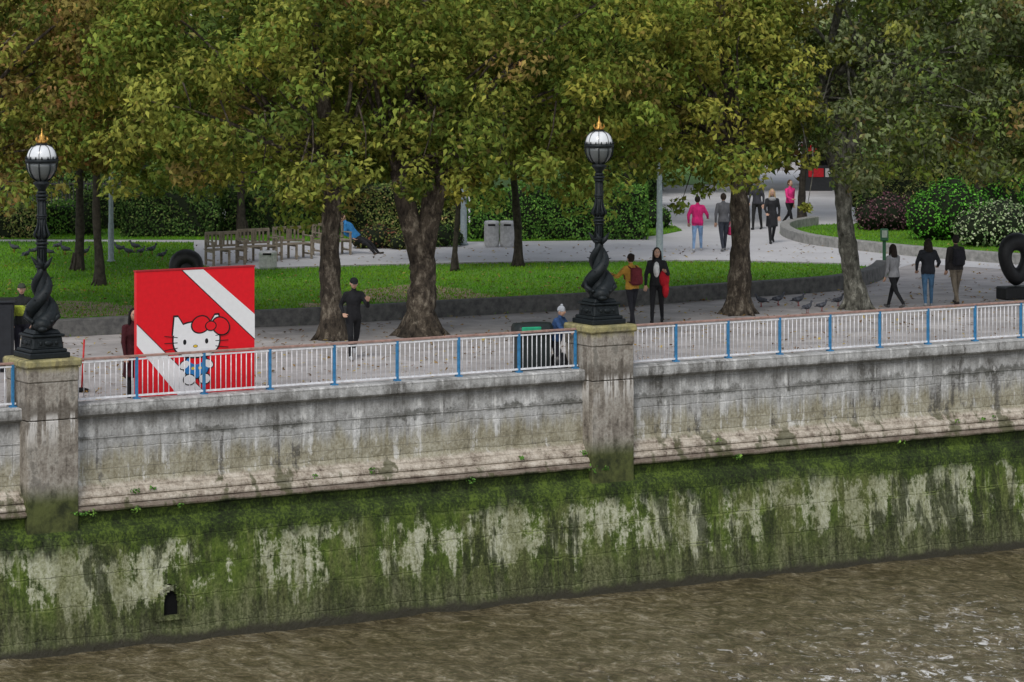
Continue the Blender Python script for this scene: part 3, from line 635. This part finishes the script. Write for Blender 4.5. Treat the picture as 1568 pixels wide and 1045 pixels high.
el(.50,.255,.115,.10,INK,1); el(.50,.255,.105,.09,BLU,2); el(.5,.31,.06,.04,RED,2.5); el(.40,.27,.05,.035,INK,1.2,.5); el(.40,.27,.042,.028,WHT,2.2,.5); el(.60,.27,.05,.035,INK,1.2,-.5); el(.60,.27,.042,.028,WHT,2.2,-.5)
el(.44,.155,.055,.045,INK,2.6); el(.44,.155,.046,.037,WHT,2.8); el(.57,.155,.055,.045,INK,2.6); el(.57,.155,.046,.037,WHT,2.8); el(.47,.24,.014,.012,YLW,2.7); el(.53,.24,.014,.012,YLW,2.7)
for s in (-1,1):
    c=.5+s*.13
    poly([(c-.08,.50),(c+.08,.50),(c+s*.045+.02,.655),(c+s*.045-.02,.655)],INK,3); poly([(c-.068,.50),(c+.068,.50),(c+s*.04+.014,.64),(c+s*.04-.014,.64)],WHT,3.6)
el(.50,.46,.205,.145,INK,3,sq=2.4); el(.50,.46,.193,.133,WHT,4,sq=2.4)
el(.40,.445,.014,.02,INK,5); el(.585,.445,.014,.02,INK,5); el(.49,.41,.02,.012,INK,4.6); el(.49,.41,.016,.009,YLW,5)
for s,c in ((-1,.5),(1,.5)):
    for k in range(3):
        v=.48-.04*k; u0=c+s*.16; u1=c+s*.27; dv=(.015-.015*k)
        poly([(u0,v),(u1,v+dv),(u1,v+dv+.006),(u0,v+.006)],INK,5)
for s,r in ((-1,.3),(1,-.6)):
    el(.62+s*.085,.565-s*.01,.085,.07,INK,5,r); el(.62+s*.085,.565-s*.01,.073,.06,RED,6,r)
el(.62,.56,.05,.04,INK,6.5); el(.62,.56,.04,.032,RED,7)
art.obj('printed_artwork',e)
# ------------------------------------------------------------------ people
def dseg(P,a,b):
    ab=b-a; t=np.clip(((P-a)@ab)/max(ab@ab,1e-9),0,1); return np.linalg.norm(P-(a+t[:,None]*ab),axis=1),t
def remesh(mb,vox,it=3):
    tmp=mb.obj('tmp'); m=tmp.modifiers.new('r','REMESH'); m.mode='VOXEL'; m.voxel_size=vox
    s=tmp.modifiers.new('s','SMOOTH'); s.iterations=it; s.factor=.5
    dg=bpy.context.evaluated_depsgraph_get(); me=bpy.data.meshes.new_from_object(tmp.evaluated_get(dg))
    old=tmp.data; bpy.data.objects.remove(tmp); bpy.data.meshes.remove(old)
    me.polygons.foreach_set('use_smooth',[True]*len(me.polygons)); return me
SK=plain('skin',(.50,.30,.21),.55,var=.08,bump=0)
hb=MB()
hb.loft([((0,0,.01),.026,.019,(1,0,0),(0,1,0)),((0,0,-.02),.034,.02,(1,0,0),(0,1,0)),((0,-.002,-.06),.042,.017,(1,0,0),(0,1,0)),((0,-.004,-.09),.040,.014,(1,0,0),(0,1,0))],SK,12)
for i,(x,l) in enumerate(((-.030,.068),(-.010,.078),(.011,.073),(.031,.058))):
    hb.capsule((x,-.004,-.085),(x*1.1,-.014,-.085-l*.5),.0095,.009,SK,8); hb.capsule((x*1.1,-.014,-.085-l*.5),(x*1.1,-.036,-.085-l*.9),.009,.007,SK,8)
hb.capsule((-.028,-.004,-.03),(-.056,-.018,-.065),.012,.010,SK,8); hb.capsule((-.056,-.018,-.065),(-.058,-.03,-.095),.010,.008,SK,8)
HAND=remesh(hb,.0055,2); HAND.materials.clear(); HAND.materials.append(SK)
EYE=plain('eye_white',(.7,.7,.7),.3,bump=0); LIP=plain('lips',(.35,.12,.1),.5,bump=0)
def cloth(c):
    nm='cloth_%d_%d_%d'%tuple(int(x*999) for x in c)
    if nm in MC: return MC[nm]
    t=NT(nm); n=t.noise(9,(1,1,.6),detail=5,rough=.6); t.color(t.ramp(n,[(.3,tuple(x*.65 for x in c)),(.7,tuple(min(1,x*1.25) for x in c))])); t.rough(.9); t.bump(n,.9,.05); MC[nm]=t.mat; return t.mat
def person(px,py,head,h=1.7,top=(.02,.02,.02),bot=(.02,.02,.03),shoe=(.03,.03,.03),hair=(.02,.014,.01),style='short',legs=((12,8),(-12,6)),arms=((10,20,12),(-12,15,12)),lean=3,bulk=1.0,hem=-.05,coat=0,pelvis_z=None,name='pedestrian',skin=SK,turn=0,extra=None,headlean=0,loc=None):
    S=h/1.71; V=Vector; C=cloth
    X,Y=loc or G(px,py)
    e=empty(name,(X,Y,0),math.radians(head)); parts=[]
    t=math.radians(lean); up=V((0,-math.sin(t),math.cos(t))); fw=V((0,-math.cos(t),-math.sin(t)))
    pel=V((0,0,0)); nb=pel+up*.50
    for s,(a,b) in zip((-1,1),legs):
        a=math.radians(a);b=math.radians(b)
        hip=V((s*.085,0,-.03)); kn=hip+V((s*.01,-math.sin(a),-math.cos(a)))*.42; an=kn+V((0,-math.sin(a-b),-math.cos(a-b)))*.40
        fa=a-b; f=V((s*.04,-math.cos(fa*.5),math.sin(fa*.5)*1.0)) 
        parts+= [('leg',hip,kn,.088*(.5+bulk/2),.06),('leg',kn,an,.058,.042),('shoe',an+V((0,.02,-.045)),an+f*.15+V((0,0,-.05)),.043,.036)]
    ar=[]
    for s,(a,el_,o) in zip((-1,1),arms):
        a=math.radians(a)+t*.5; o=math.radians(o); a2=a+math.radians(el_)
        sh_=pel+up*.445+V((s*.165,0,0))
        d1=V((s*math.sin(o),-math.sin(a)*math.cos(o),-math.cos(a)*math.cos(o))); elb=sh_+d1*.28
        d2=V((s*math.sin(o)*.3 - s*.25*math.sin(math.radians(el_)),-math.sin(a2),-math.cos(a2))).normalized(); wr=elb+d2*.245
        parts+= [('arm',sh_,elb,.056*bulk,.046*bulk),('arm',elb,wr,.044*bulk,.030*bulk),('arm',nb-up*.03,sh_,.055,.06*bulk)]
        ar.append((s,wr,d2))
    mb=MB(); mt=C(top)
    for l,p,q,r1,r2 in parts: mb.capsule(p,q,r1,r2,mt)
    secs=[(-.09,.135,.105),(-.04,.16,.12),(.04,.155,.115),(.13,.14,.105),(.22,.145,.105),(.33,.168,.118),(.42,.165,.105),(.47,.11,.08),(.52,.055,.055),(.58,.05,.052)]
    mb.loft([(pel+up*z,rx*(bulk if z<.46 else 1),ry*(bulk if z<.46 else 1),V((1,0,0)),fw) for z,rx,ry in secs],mt)
    if coat:
        mb.loft([(pel+up*.1,.15*bulk,.12*bulk,V((1,0,0)),fw),(V((0,0,-.05)),.17*bulk,.14*bulk,V((1,0,0)),V((0,-1,0))),(V((0,0,-coat)),.19*bulk,.17*bulk,V((1,0,0)),V((0,-1,0))),(V((0,0,-coat-.02)),.17*bulk,.15*bulk,V((1,0,0)),V((0,-1,0)))],mt)
        hem=-coat
    me=remesh(mb,.019,3); me.materials.clear()
    for m in (C(top),C(bot),C(shoe),skin): me.materials.append(m)
    P=np.empty(len(me.polygons)*3); me.polygons.foreach_get('center',P); P=P.reshape(-1,3)
    allp=parts+[('torso',pel,nb-up*.04,.14,.14),('neck',nb+up*.035,nb+up*.1,.05,.05)]
    D=[]
    for l,p,q,r1,r2 in allp:
        d,tt=dseg(P,np.array(p),np.array(q)); D.append(d-(r1+(r2-r1)*tt))
    k=np.argmin(np.array(D),0); lab=np.array([x[0] for x in allp])[k]
    mi=np.zeros(len(P),np.int32); sp_=P@np.array(up) 
    mi[lab=='leg']=1; mi[lab=='shoe']=2; mi[lab=='neck']=3
    m_=(lab=='torso')&(sp_<hem); mi[m_]=1; m_=(lab=='leg')&(sp_>hem); mi[m_]=0
    me.polygons.foreach_set('material_index',mi)
    zmin=min(v.co.z for v in me.vertices); root=-zmin if pelvis_z is None else pelvis_z/S
    e.scale=(S,S,S)
    def att(o): o.parent=e; o.location=(0,0,root); return o
    o=bpy.data.objects.new('body',me); scene.collection.objects.link(o); att(o)
    for s,wr,d in ar:
        o=bpy.data.objects.new('hand',HAND); scene.collection.objects.link(o); o.parent=e
        o.location=wr+V((0,0,root)); q=V((0,0,-1)).rotation_difference(d); o.rotation_mode='QUATERNION'; o.rotation_quaternion=q; o.scale=(1 if s>0 else -1,1,1)
    hc=nb+up*.165; M=Matrix.Translation(hc)@Matrix.Rotation(math.radians(turn),4,'Z')@Matrix.Rotation(math.radians(lean*.4+headlean),4,'X')
    hm=MB()
    def hf(v):
        x,y,z=v
        k=1-.28*max(0,-z)*(1 if y<.3 else .6); return (x*k,y*(1-.12*max(0,-z)*(y>0)),z)
    hm.ell((0,0,0),(.076,.095,.118),skin,20,14,M,hf)
    hm.ell((0,-.10,-.012),(.012,.018,.022),skin,8,6,M); hm.ell((0,-.094,.014),(.009,.012,.03),skin,8,6,M)
    for s in (-1,1):
        hm.ell((s*.076,.008,-.002),(.012,.022,.032),skin,8,6,M); hm.ell((s*.03,-.083,.012),(.014,.009,.008),EYE,8,6,M); hm.ell((s*.03,-.091,.012),(.006,.004,.006),INK,6,4,M)
        hm.ell((s*.03,-.088,.032),(.018,.007,.004),cloth(hair),6,4,M)
    hm.ell((0,-.085,-.052),(.024,.010,.007),LIP,8,5,M)
    att(hm.obj('head'))
    hr=MB(); hmcol=cloth(hair)
    if style in('short','long','bun'):
        hr.ell((0,.020,.022),(.087,.095,.112),hmcol,18,12,M)
        if style=='long':
            hr.loft([(M@V((0,.03,.05)),.088,.075,V((1,0,0)),V((0,1,0))),(M@V((0,.045,-.06)),.098,.068,V((1,0,0)),V((0,1,0))),(M@V((0,.06,-.17)),.10,.05,V((1,0,0)),V((0,1,0))),(M@V((0,.075,-.30)),.075,.03,V((1,0,0)),V((0,1,0)))],hmcol)
            for s in (-1,1): hr.capsule(M@V((s*.07,-.01,.03)),M@V((s*.095,-.02,-.2)),.03,.022,hmcol)
        if style=='bun': hr.ell((0,.10,.07),(.045,.045,.045),hmcol,12,8,M)
    elif style=='cap':
        hr.ell((0,.022,-.005),(.082,.088,.085),plain('hair_dark',(.02,.015,.01),.8),18,12,M)
        hr.ell((0,.004,.05),(.085,.102,.075),hmcol,18,12,M); hr.ell((0,-.10,.045),(.06,.07,.012),hmcol,14,6,M)
    elif style=='beanie':
        hr.ell((0,.008,.045),(.09,.104,.10),hmcol,18,12,M); hr.ell((0,.008,.03),(.095,.108,.03),hmcol,18,8,M); hr.ell((0,.008,.155),(.035,.035,.032),hmcol,10,8,M)
    att(hr.obj('hair'))
    if extra:
        x=MB(); extra(x,pel,up,nb,ar); att(x.obj('bag'))
    return e
def backpack(col):
    def f(x,pel,up,nb,ar):
        c=cloth(col); p=pel+up*.26+Vector((0,.19,0)); x.box(tuple(p),(.29,.17,.42),c,bev=.05); x.box(tuple(p+Vector((0,.10,-.08))),(.22,.06,.2),c,bev=.02)
        for s in (-1,1): x.tube([p+Vector((s*.1,-.05,.18)),pel+up*.5+Vector((s*.11,.02,0)),pel+up*.42+Vector((s*.12,-.13,0)),pel+up*.2+Vector((s*.14,-.1,0)),p+Vector((s*.12,-.06,-.15))],.018,c,6)
    return f
def handbag(col,side=0,sz=(.12,.28,.24),off=(0,0,-.2)):
    def f(x,pel,up,nb,ar):
        c=cloth(col); s,wr,d=ar[side]; p=wr+Vector(off); x.box(tuple(p-Vector((0,0,.1))),sz,c,bev=.03)
        x.tube([p+Vector((0,-.08,0)),p+Vector((0,-.03,.16)),p+Vector((0,.03,.16)),p+Vector((0,.08,0))],.01,c,6)
    return f
BK=(.014,.014,.016)
person(541,550,12,1.76,BK,BK,(.45,.45,.46),BK,'cap',legs=((30,30),(-18,34)),arms=((-30,80,18),(22,95,22)),lean=7,headlean=12)
def redjacket(x,pel,up,nb,ar):
    c=cloth((.50,.015,.025)); x.ell(tuple(pel+Vector((.17,-.06,.10))),(.12,.14,.20),c,14,10); x.ell(tuple(pel+Vector((.2,-.06,-.12))),(.08,.10,.22),c,12,8)
    w=cloth((.7,.7,.68)); x.ell(tuple(pel+up*.30+Vector((0,-.095,0))),(.075,.05,.18),w,12,8)
person(1006,495,-8,1.76,(.02,.02,.022),(.015,.015,.017),(.02,.02,.02),(.015,.01,.008),'long',legs=((18,4),(-14,12)),arms=((5,15,16),(25,80,20)),lean=1,extra=redjacket,bulk=1.08,turn=12)
person(968,500,215,1.66,(.45,.24,.04),(.02,.02,.025),(.03,.03,.03),(.02,.012,.008),'bun',legs=((12,4),(-10,6)),arms=((10,35,24),(35,60,26)),bulk=1.15,lean=6,extra=backpack((.13,.02,.025)))
person(1068,385,170,1.66,(.75,.03,.20),(.24,.38,.6),(.5,.5,.5),(.02,.014,.01),'short',legs=((16,4),(-14,10)),arms=((20,40,26),(-8,25,24)),bulk=1.18,hem=-.12)
person(1108,385,190,1.74,(.12,.12,.13),(.04,.045,.06),(.2,.2,.2),(.03,.02,.015),'short',legs=((18,4),(-14,12)),arms=((8,20,14),(-15,20,16)),bulk=1.08,extra=handbag((.5,.03,.12)))
person(1159,352,-20,1.68,(.05,.05,.06),(.02,.02,.02),(.03,.03,.03),(.05,.03,.02),'short',legs=((14,6),(-12,10)))
person(1182,373,5,1.72,(.025,.025,.028),(.02,.02,.022),(.03,.03,.03),(.45,.32,.17),'long',legs=((22,6),(-18,22)),arms=((15,40,14),(-15,25,14)),coat=.35,extra=lambda x,pel,up,nb,ar: x.ell(tuple(nb+Vector((0,-.03,-.02))),(.12,.11,.07),cloth((.35,.35,.36)),14,8))
person(1209,349,35,1.62,(.75,.04,.22),BK,(.03,.03,.03),(.12,.06,.03),'short',legs=((24,6),(-22,26)),arms=((25,50,14),(-22,25,14)),hem=.0)
person(1369,473,215,1.62,(.27,.27,.28),(.014,.014,.016),(.1,.1,.1),(.02,.013,.01),'long',legs=((26,6),(-26,18)),arms=((25,60,22),(-18,35,20)),bulk=1.05,lean=5)
person(1421,470,178,1.66,(.022,.024,.03),(.06,.13,.22),(.3,.3,.3),(.02,.015,.01),'long',legs=((10,4),(-12,14)),arms=((10,50,26),(5,30,22)),bulk=1.18,hem=-.1,turn=25)
person(1464,467,195,1.74,(.03,.027,.027),(.17,.14,.105),(.04,.03,.03),(.015,.012,.01),'short',legs=((20,6),(-16,14)),arms=((20,60,20),(-12,30,16)),bulk=1.15,extra=backpack((.015,.015,.02)))
person(33,562,10,1.70,(.02,.022,.022),(.02,.02,.03),(.02,.02,.02),(.05,.06,.04),'cap',legs=((3,2),(-3,2)),bulk=1.0,extra=lambda x,pel,up,nb,ar: x.loft([(pel+up*z,rx,ry,Vector((1,0,0)),Vector((0,-1,0))) for z,rx,ry in ((.12,.15,.12),(.2,.16,.125),(.30,.18,.13),(.34,.176,.125))],cloth((.35,.42,.05))),name='security_guard')
xl=wx(206,.95); person(0,0,20,1.74,(.055,.010,.014),BK,BK,(.01,.008,.008),'long',legs=((5,3),(-5,3)),arms=((10,15,8),(10,70,10)),bulk=1.05,coat=.45,loc=(OX+xl*CU-1.0*SU,OY+xl*SU+1.0*CU))
xl=wx(853,.55); person(0,0,60,1.40,(.03,.07,.17),(.02,.02,.03),(.1,.1,.1),(.4,.42,.45),'beanie',legs=((10,8),(-6,4)),arms=((35,30,8),(30,25,8)),lean=14,bulk=1.3,name='child',loc=(OX+xl*CU-.6*SU,OY+xl*SU+.6*CU))
person(545,389,80,1.72,(.04,.22,.5),(.025,.025,.028),(.05,.04,.03),(.05,.035,.02),'short',legs=((62,22),(70,30)),arms=((20,60,12),(15,70,12)),lean=-38,pelvis_z=.52,bulk=1.12,headlean=25)
# ------------------------------------------------------------------ pigeons
pm_=MB(); PG=plain('pigeon_grey',(.07,.075,.09),.7,var=.6,nscale=25); PB=plain('pigeon_beak',(.15,.1,.08),.6); PL=plain('pigeon_legs',(.3,.06,.05),.6)
pm_.loft([((0,.17,.10),.02,.008,(1,0,0),(0,0,1)),((0,.09,.12),.035,.02,(1,0,0),(0,0,1)),((0,.03,.135),.058,.05,(1,0,0),(0,0,1)),((0,-.04,.15),.06,.058,(1,0,0),(0,0,1)),((0,-.09,.175),.04,.045,(1,0,0),(0,0,1)),((0,-.11,.215),.023,.026,(1,0,0),(0,.5,.8)),((0,-.115,.24),.02,.02,(1,0,0),(0,.5,.8))],PG,12)
pm_.ell((0,-.122,.25),(.024,.03,.024),PG,10,8); pm_.tube([(0,-.148,.248),(0,-.172,.24)],[.008,.002],PB,6)
for s in (-1,1):
    pm_.ell((s*.052,.03,.145),(.014,.085,.035),PG,10,6); pm_.tube([(s*.025,-.01,.1),(s*.025,-.005,.01)],.006,PL,5); pm_.tube([(s*.025,.01,.008),(s*.025,-.035,.006)],.005,PL,5)
pb=pm_.obj('pigeon'); first=True
for px,py in ((1166,471),(1191,469),(1222,470),(1283,470),(1258,478),(1236,481),(22,388),(52,392),(76,394),(100,391),(88,384),(183,389),(197,394),(207,386),(216,393),(232,391),(62,383),(248,399),(40,398),(130,394)):
    x,y=G(px,py); o=pb if first else bpy.data.objects.new('pigeon',pb.data)
    if not first: scene.collection.objects.link(o)
    first=False; o.location=(x,y,.015); o.rotation_euler=(0,0,random.choice((1.57,-1.57,1.2,-1.9,2.2))+random.uniform(-.3,.3)); k=random.uniform(1.05,1.25); o.scale=(k,k,k)
# ------------------------------------------------------------------ benches, bins etc
WOOD=plain('weathered_teak',(.27,.225,.17),.8,var=.4,nscale=8,bump=.4)
def bench(px,py,rot,L=1.5):
    x,y=G(px,py); mb=MB()
    for i in range(5): mb.box((0,-.25+i*.105,.44),(L,.085,.03),WOOD,bev=.005)
    mb.box((0,.27,.88),(L,.04,.09),WOOD,bev=.01); mb.box((0,.245,.52),(L,.035,.06),WOOD)
    for i in range(int(L/.13)): mb.box((-L/2+.1+i*.13*(L-.2)/(L-.13),.255,.69),(.05,.02,.30),WOOD)
    for s in (-1,0,1):
        X=s*(L/2-.03)
        mb.box((X,-.26,.21 if s==0 else .32),(.06,.06,.42 if s==0 else .64),WOOD,bev=.005); mb.box((X,.27,.44),(.06,.06,.88),WOOD,bev=.005); mb.box((X,0,.39),(.05,.5,.06),WOOD)
        if s: mb.box((X,-.02,.66),(.07,.58,.035),WOOD,bev=.008)
        if s: mb.box((X,0,.14),(.04,.46,.05),WOOD)
    mb.obj('park_bench',None,(x,y,.01),math.radians(rot))
for px,py in ((345,406),(394,401),(448,397),(508,391)): bench(px,py,30,1.02)
STEEL=plain('brushed_steel',(.56,.56,.56),.5,metal=.2,var=.2)
def bin_(px,py,r,h,n=1):
    x,y=G(px,py); mb=MB(); 
    for k in range(n):
        c=(k*2.15*r,0,0)
        mb.lathe([(r*.9,0),(r*.9,.04),(r*.96,.05),(r,.1),(r,h-.1),(r*1.04,h-.09),(r*1.04,h-.03),(r*.9,h),(r*.5,h+.01)],c,STEEL,24)
        for i in range(24):
            a=2*math.pi*i/24; mb.box((c[0]+r*1.005*math.cos(a),c[1]+r*1.005*math.sin(a),h*.48),(.02,.02,h*.7),STEEL)
        mb.box((c[0],-r*1.02,h*.86),(r*1.0,.03,.05),BLACK)
    mb.obj('litter_bin',None,(x,y,0))
bin_(753,379,.22,.80,2); bin_(410,413,.24,.52)
POLE=plain('galvanised_pole',(.26,.31,.33),.5,var=.2)
for px,py,r,h in ((170,402,.075,5.5),(710,376,.09,6.0),(1010,401,.09,6.0)):
    x,y=G(px,py); mb=MB(); mb.lathe([(r*1.6,0),(r*1.6,.06),(r*1.15,.08),(r*1.1,1.1),(r*.95,1.14),(r*.6,h)],(0,0,0),POLE,14)
    mb.tube([(0,0,h-.05),(0,-.3,h+.15),(0,-.8,h+.2)],[.04,.035,.03],POLE,8); mb.ell((0,-.95,h+.18),(.13,.3,.06),POLE,12,8); mb.obj('lamp_column',None,(x,y,0))
DK=plain('dark_bronze',(.012,.012,.013),.5,var=.4,spec=.4)
def disc(px,py,rot,R=.62,zc=1.0,hole=True):
    x,y=G(px,py); mb=MB(); mb.box((0,0,.16),(.9,.5,.32),DK,bev=.03)
    n=28;vs=[];fs=[]
    for i in range(n):
        a=2*math.pi*i/n; w=.8+.2*math.sin(a)
        for j in range(10):
            b=2*math.pi*j/10; rr=R*(.66+.34*math.cos(b)); vs.append((rr*math.cos(a)*w,.17*math.sin(b),zc+rr*math.sin(a)*1.08))
    for i in range(n):
        for j in range(10): fs.append((i*10+j,((i+1)%n)*10+j,((i+1)%n)*10+(j+1)%10,i*10+(j+1)%10))
    mb.add(vs,fs,DK,True)
    if not hole: mb.ell((0,0,zc),(R*.6,.12,R*.62),DK,20,12)
    mb.obj('bronze_ring_sculpture',None,(x,y,0),math.radians(rot))
disc(1556,458,25); disc(285,485,10,.50,1.06,False)
GP=plain('green_paint',(.03,.10,.05),.5); x,y=G(1354,412); mb=MB(); mb.box((0,0,.55),(.09,.09,1.1),GP,bev=.01); mb.box((0,-.02,.95),(.22,.14,.34),GP,bev=.02); mb.box((0,-.095,.98),(.15,.01,.2),plain('notice_face',(.3,.35,.3),.5)); mb.obj('park_signpost',None,(x,y,0))
xl=wx(817,.7); e=empty('wheeled_litter_bin',(OX+xl*CU-.75*SU,OY+xl*SU+.75*CU,0),ANG-.25); mb=MB(); PC=plain('bin_dark_plastic',(.018,.024,.024),.45); GR=plain('bin_green_band',(.02,.33,.17),.5)
mb.box((0,0,.52),(.66,.5,.84),PC,taper=1.06,bev=.05); mb.loft([(Vector((-.36+.72*i/8,0,.93)),.29-.02*abs(i-4)/4,.17-.02*abs(i-4)/4,(0,1,0),(0,0,1)) for i in range(9)],PC)
mb.box((-.10,-.285,.97),(.40,.05,.10),GR,bev=.015); mb.box((0,-.285,.86),(.7,.03,.03),PC); mb.tube([(-.3,.3,.98),(.3,.3,.98)],.02,PC,6)
for X in (-.26,.26): mb.lathe([(.02,-.03),(.09,-.03),(.10,0),(.09,.03),(.02,.03)],(0,0,0),BLACK,16,Matrix.Translation((X,.2,.10))@Matrix.Rotation(math.pi/2,4,'X')); mb.box((X,-.2,.06),(.06,.06,.12),BLACK)
mb.obj('bin_body',e)
mb=MB(); SB=plain('black_sack',(.014,.014,.016),.35,bump=.6,nscale=8)
mb.ell((.55,-.05,.24),(.22,.2,.24),SB,14,10,None,lambda v:(v[0]*(1+.1*math.sin(v[2]*9)),v[1]*(1+.1*math.sin(v[0]*11)),v[2])); mb.ell((.55,-.05,.5),(.05,.05,.06),SB,8,6); mb.obj('rubbish_sack',e)
x,y=G(2,560); mb=MB(); CB=plain('cabinet_dark',(.02,.022,.026),.5); mb.box((0,0,.72),(1.0,.7,1.36),CB,bev=.03); mb.box((0,0,.03),(.9,.6,.06),CB); mb.box((0,0,1.42),(1.08,.78,.06),CB,bev=.02)
for s in (-1,1): mb.box((s*.24,-.36,.72),(.42,.02,1.15),CB,bev=.008); mb.box((s*.07,-.38,.8),(.02,.03,.14),STEEL)
mb.obj('equipment_cabinet',None,(x-.1,y-1.0,0),math.radians(10))
x,y=G(125,600); mb=MB(); mb.tube([(0,0,0),(.05,0,1.0)],.018,plain('red_white_post',(.5,.03,.03),.5),8); mb.lathe([(.16,0),(.16,.04),(.04,.08)],(0,0,0),BLACK,14); mb.obj('barrier_post',None,(x,y,0))
x,y=G(1252,292); mb=MB(); KR=plain('red_canvas',(.55,.02,.03),.7); KW=plain('kiosk_panel',(.03,.032,.035),.6)
mb.box((0,0,.5),(1.1,.8,1.0),KW,bev=.02); mb.box((-.1,-.42,.72),(.6,.03,.34),KR,bev=.01); mb.box((.36,-.42,.72),(.2,.03,.34),plain('poster_white',(.5,.5,.5),.6),bev=.005); mb.box((0,0,1.72),(1.2,1.2,.12),KR,bev=.02); mb.box((0,-.62,1.6),(1.2,.03,.18),KR)
for s in (-1,1): mb.box((s*.45,-.36,1.33),(.06,.06,.66),KW)
mb.box((0,.35,1.33),(.9,.08,.66),KW); mb.obj('market_kiosk',None,(x,y,0))
mb=MB(); FN=plain('iron_fence',(.03,.03,.03),.6)
x0,y0_=G(-200,330); x1,_=G(190,330)
nn=70
for i in range(nn): mb.box((x0+(x1-x0)*i/nn,y0_,.6),(.03,.03,1.2),FN)
mb.box(((x0+x1)/2,y0_,1.1),(x1-x0,.035,.05),FN); mb.box(((x0+x1)/2,y0_,.2),(x1-x0,.035,.05),FN); mb.obj('park_fence')
# ------------------------------------------------------------------ light, camera
w=bpy.data.worlds.new('World'); scene.world=w; w.use_nodes=True; t=w.node_tree; bg=t.nodes['Background']
sky=t.nodes.new('ShaderNodeTexSky'); sky.sky_type='NISHITA'; sky.sun_disc=False
EL,AZ=48,196
sky.sun_elevation=math.radians(EL); sky.sun_rotation=math.radians(AZ)
hs=t.nodes.new('ShaderNodeHueSaturation'); hs.inputs['Saturation'].default_value=.35; t.links.new(sky.outputs[0],hs.inputs['Color']); t.links.new(hs.outputs[0],bg.inputs[0]); bg.inputs[1].default_value=.15
L=bpy.data.lights.new('sun','SUN'); L.energy=1.5; L.angle=math.radians(20); L.color=(1,.97,.92); so=bpy.data.objects.new('sun',L); scene.collection.objects.link(so)
az=math.radians(AZ); el_=math.radians(EL); d=Vector((math.sin(az)*math.cos(el_),math.cos(az)*math.cos(el_),math.sin(el_)))
so.rotation_euler=(-d).to_track_quat('-Z','Y').to_euler(); so.location=(0,0,40)
cd=bpy.data.cameras.new('camera'); cam=bpy.data.objects.new('camera',cd); scene.collection.objects.link(cam)
cam.location=(0,0,H); cam.rotation_euler=(math.pi/2,0,0); cd.sensor_width=36; cd.lens=36*F/1568; cd.shift_y=-522.5/1568; cd.clip_end=3000; cd.clip_start=.5
scene.camera=cam
scene.view_settings.view_transform='Standard'; scene.view_settings.look='None'; scene.view_settings.exposure=0
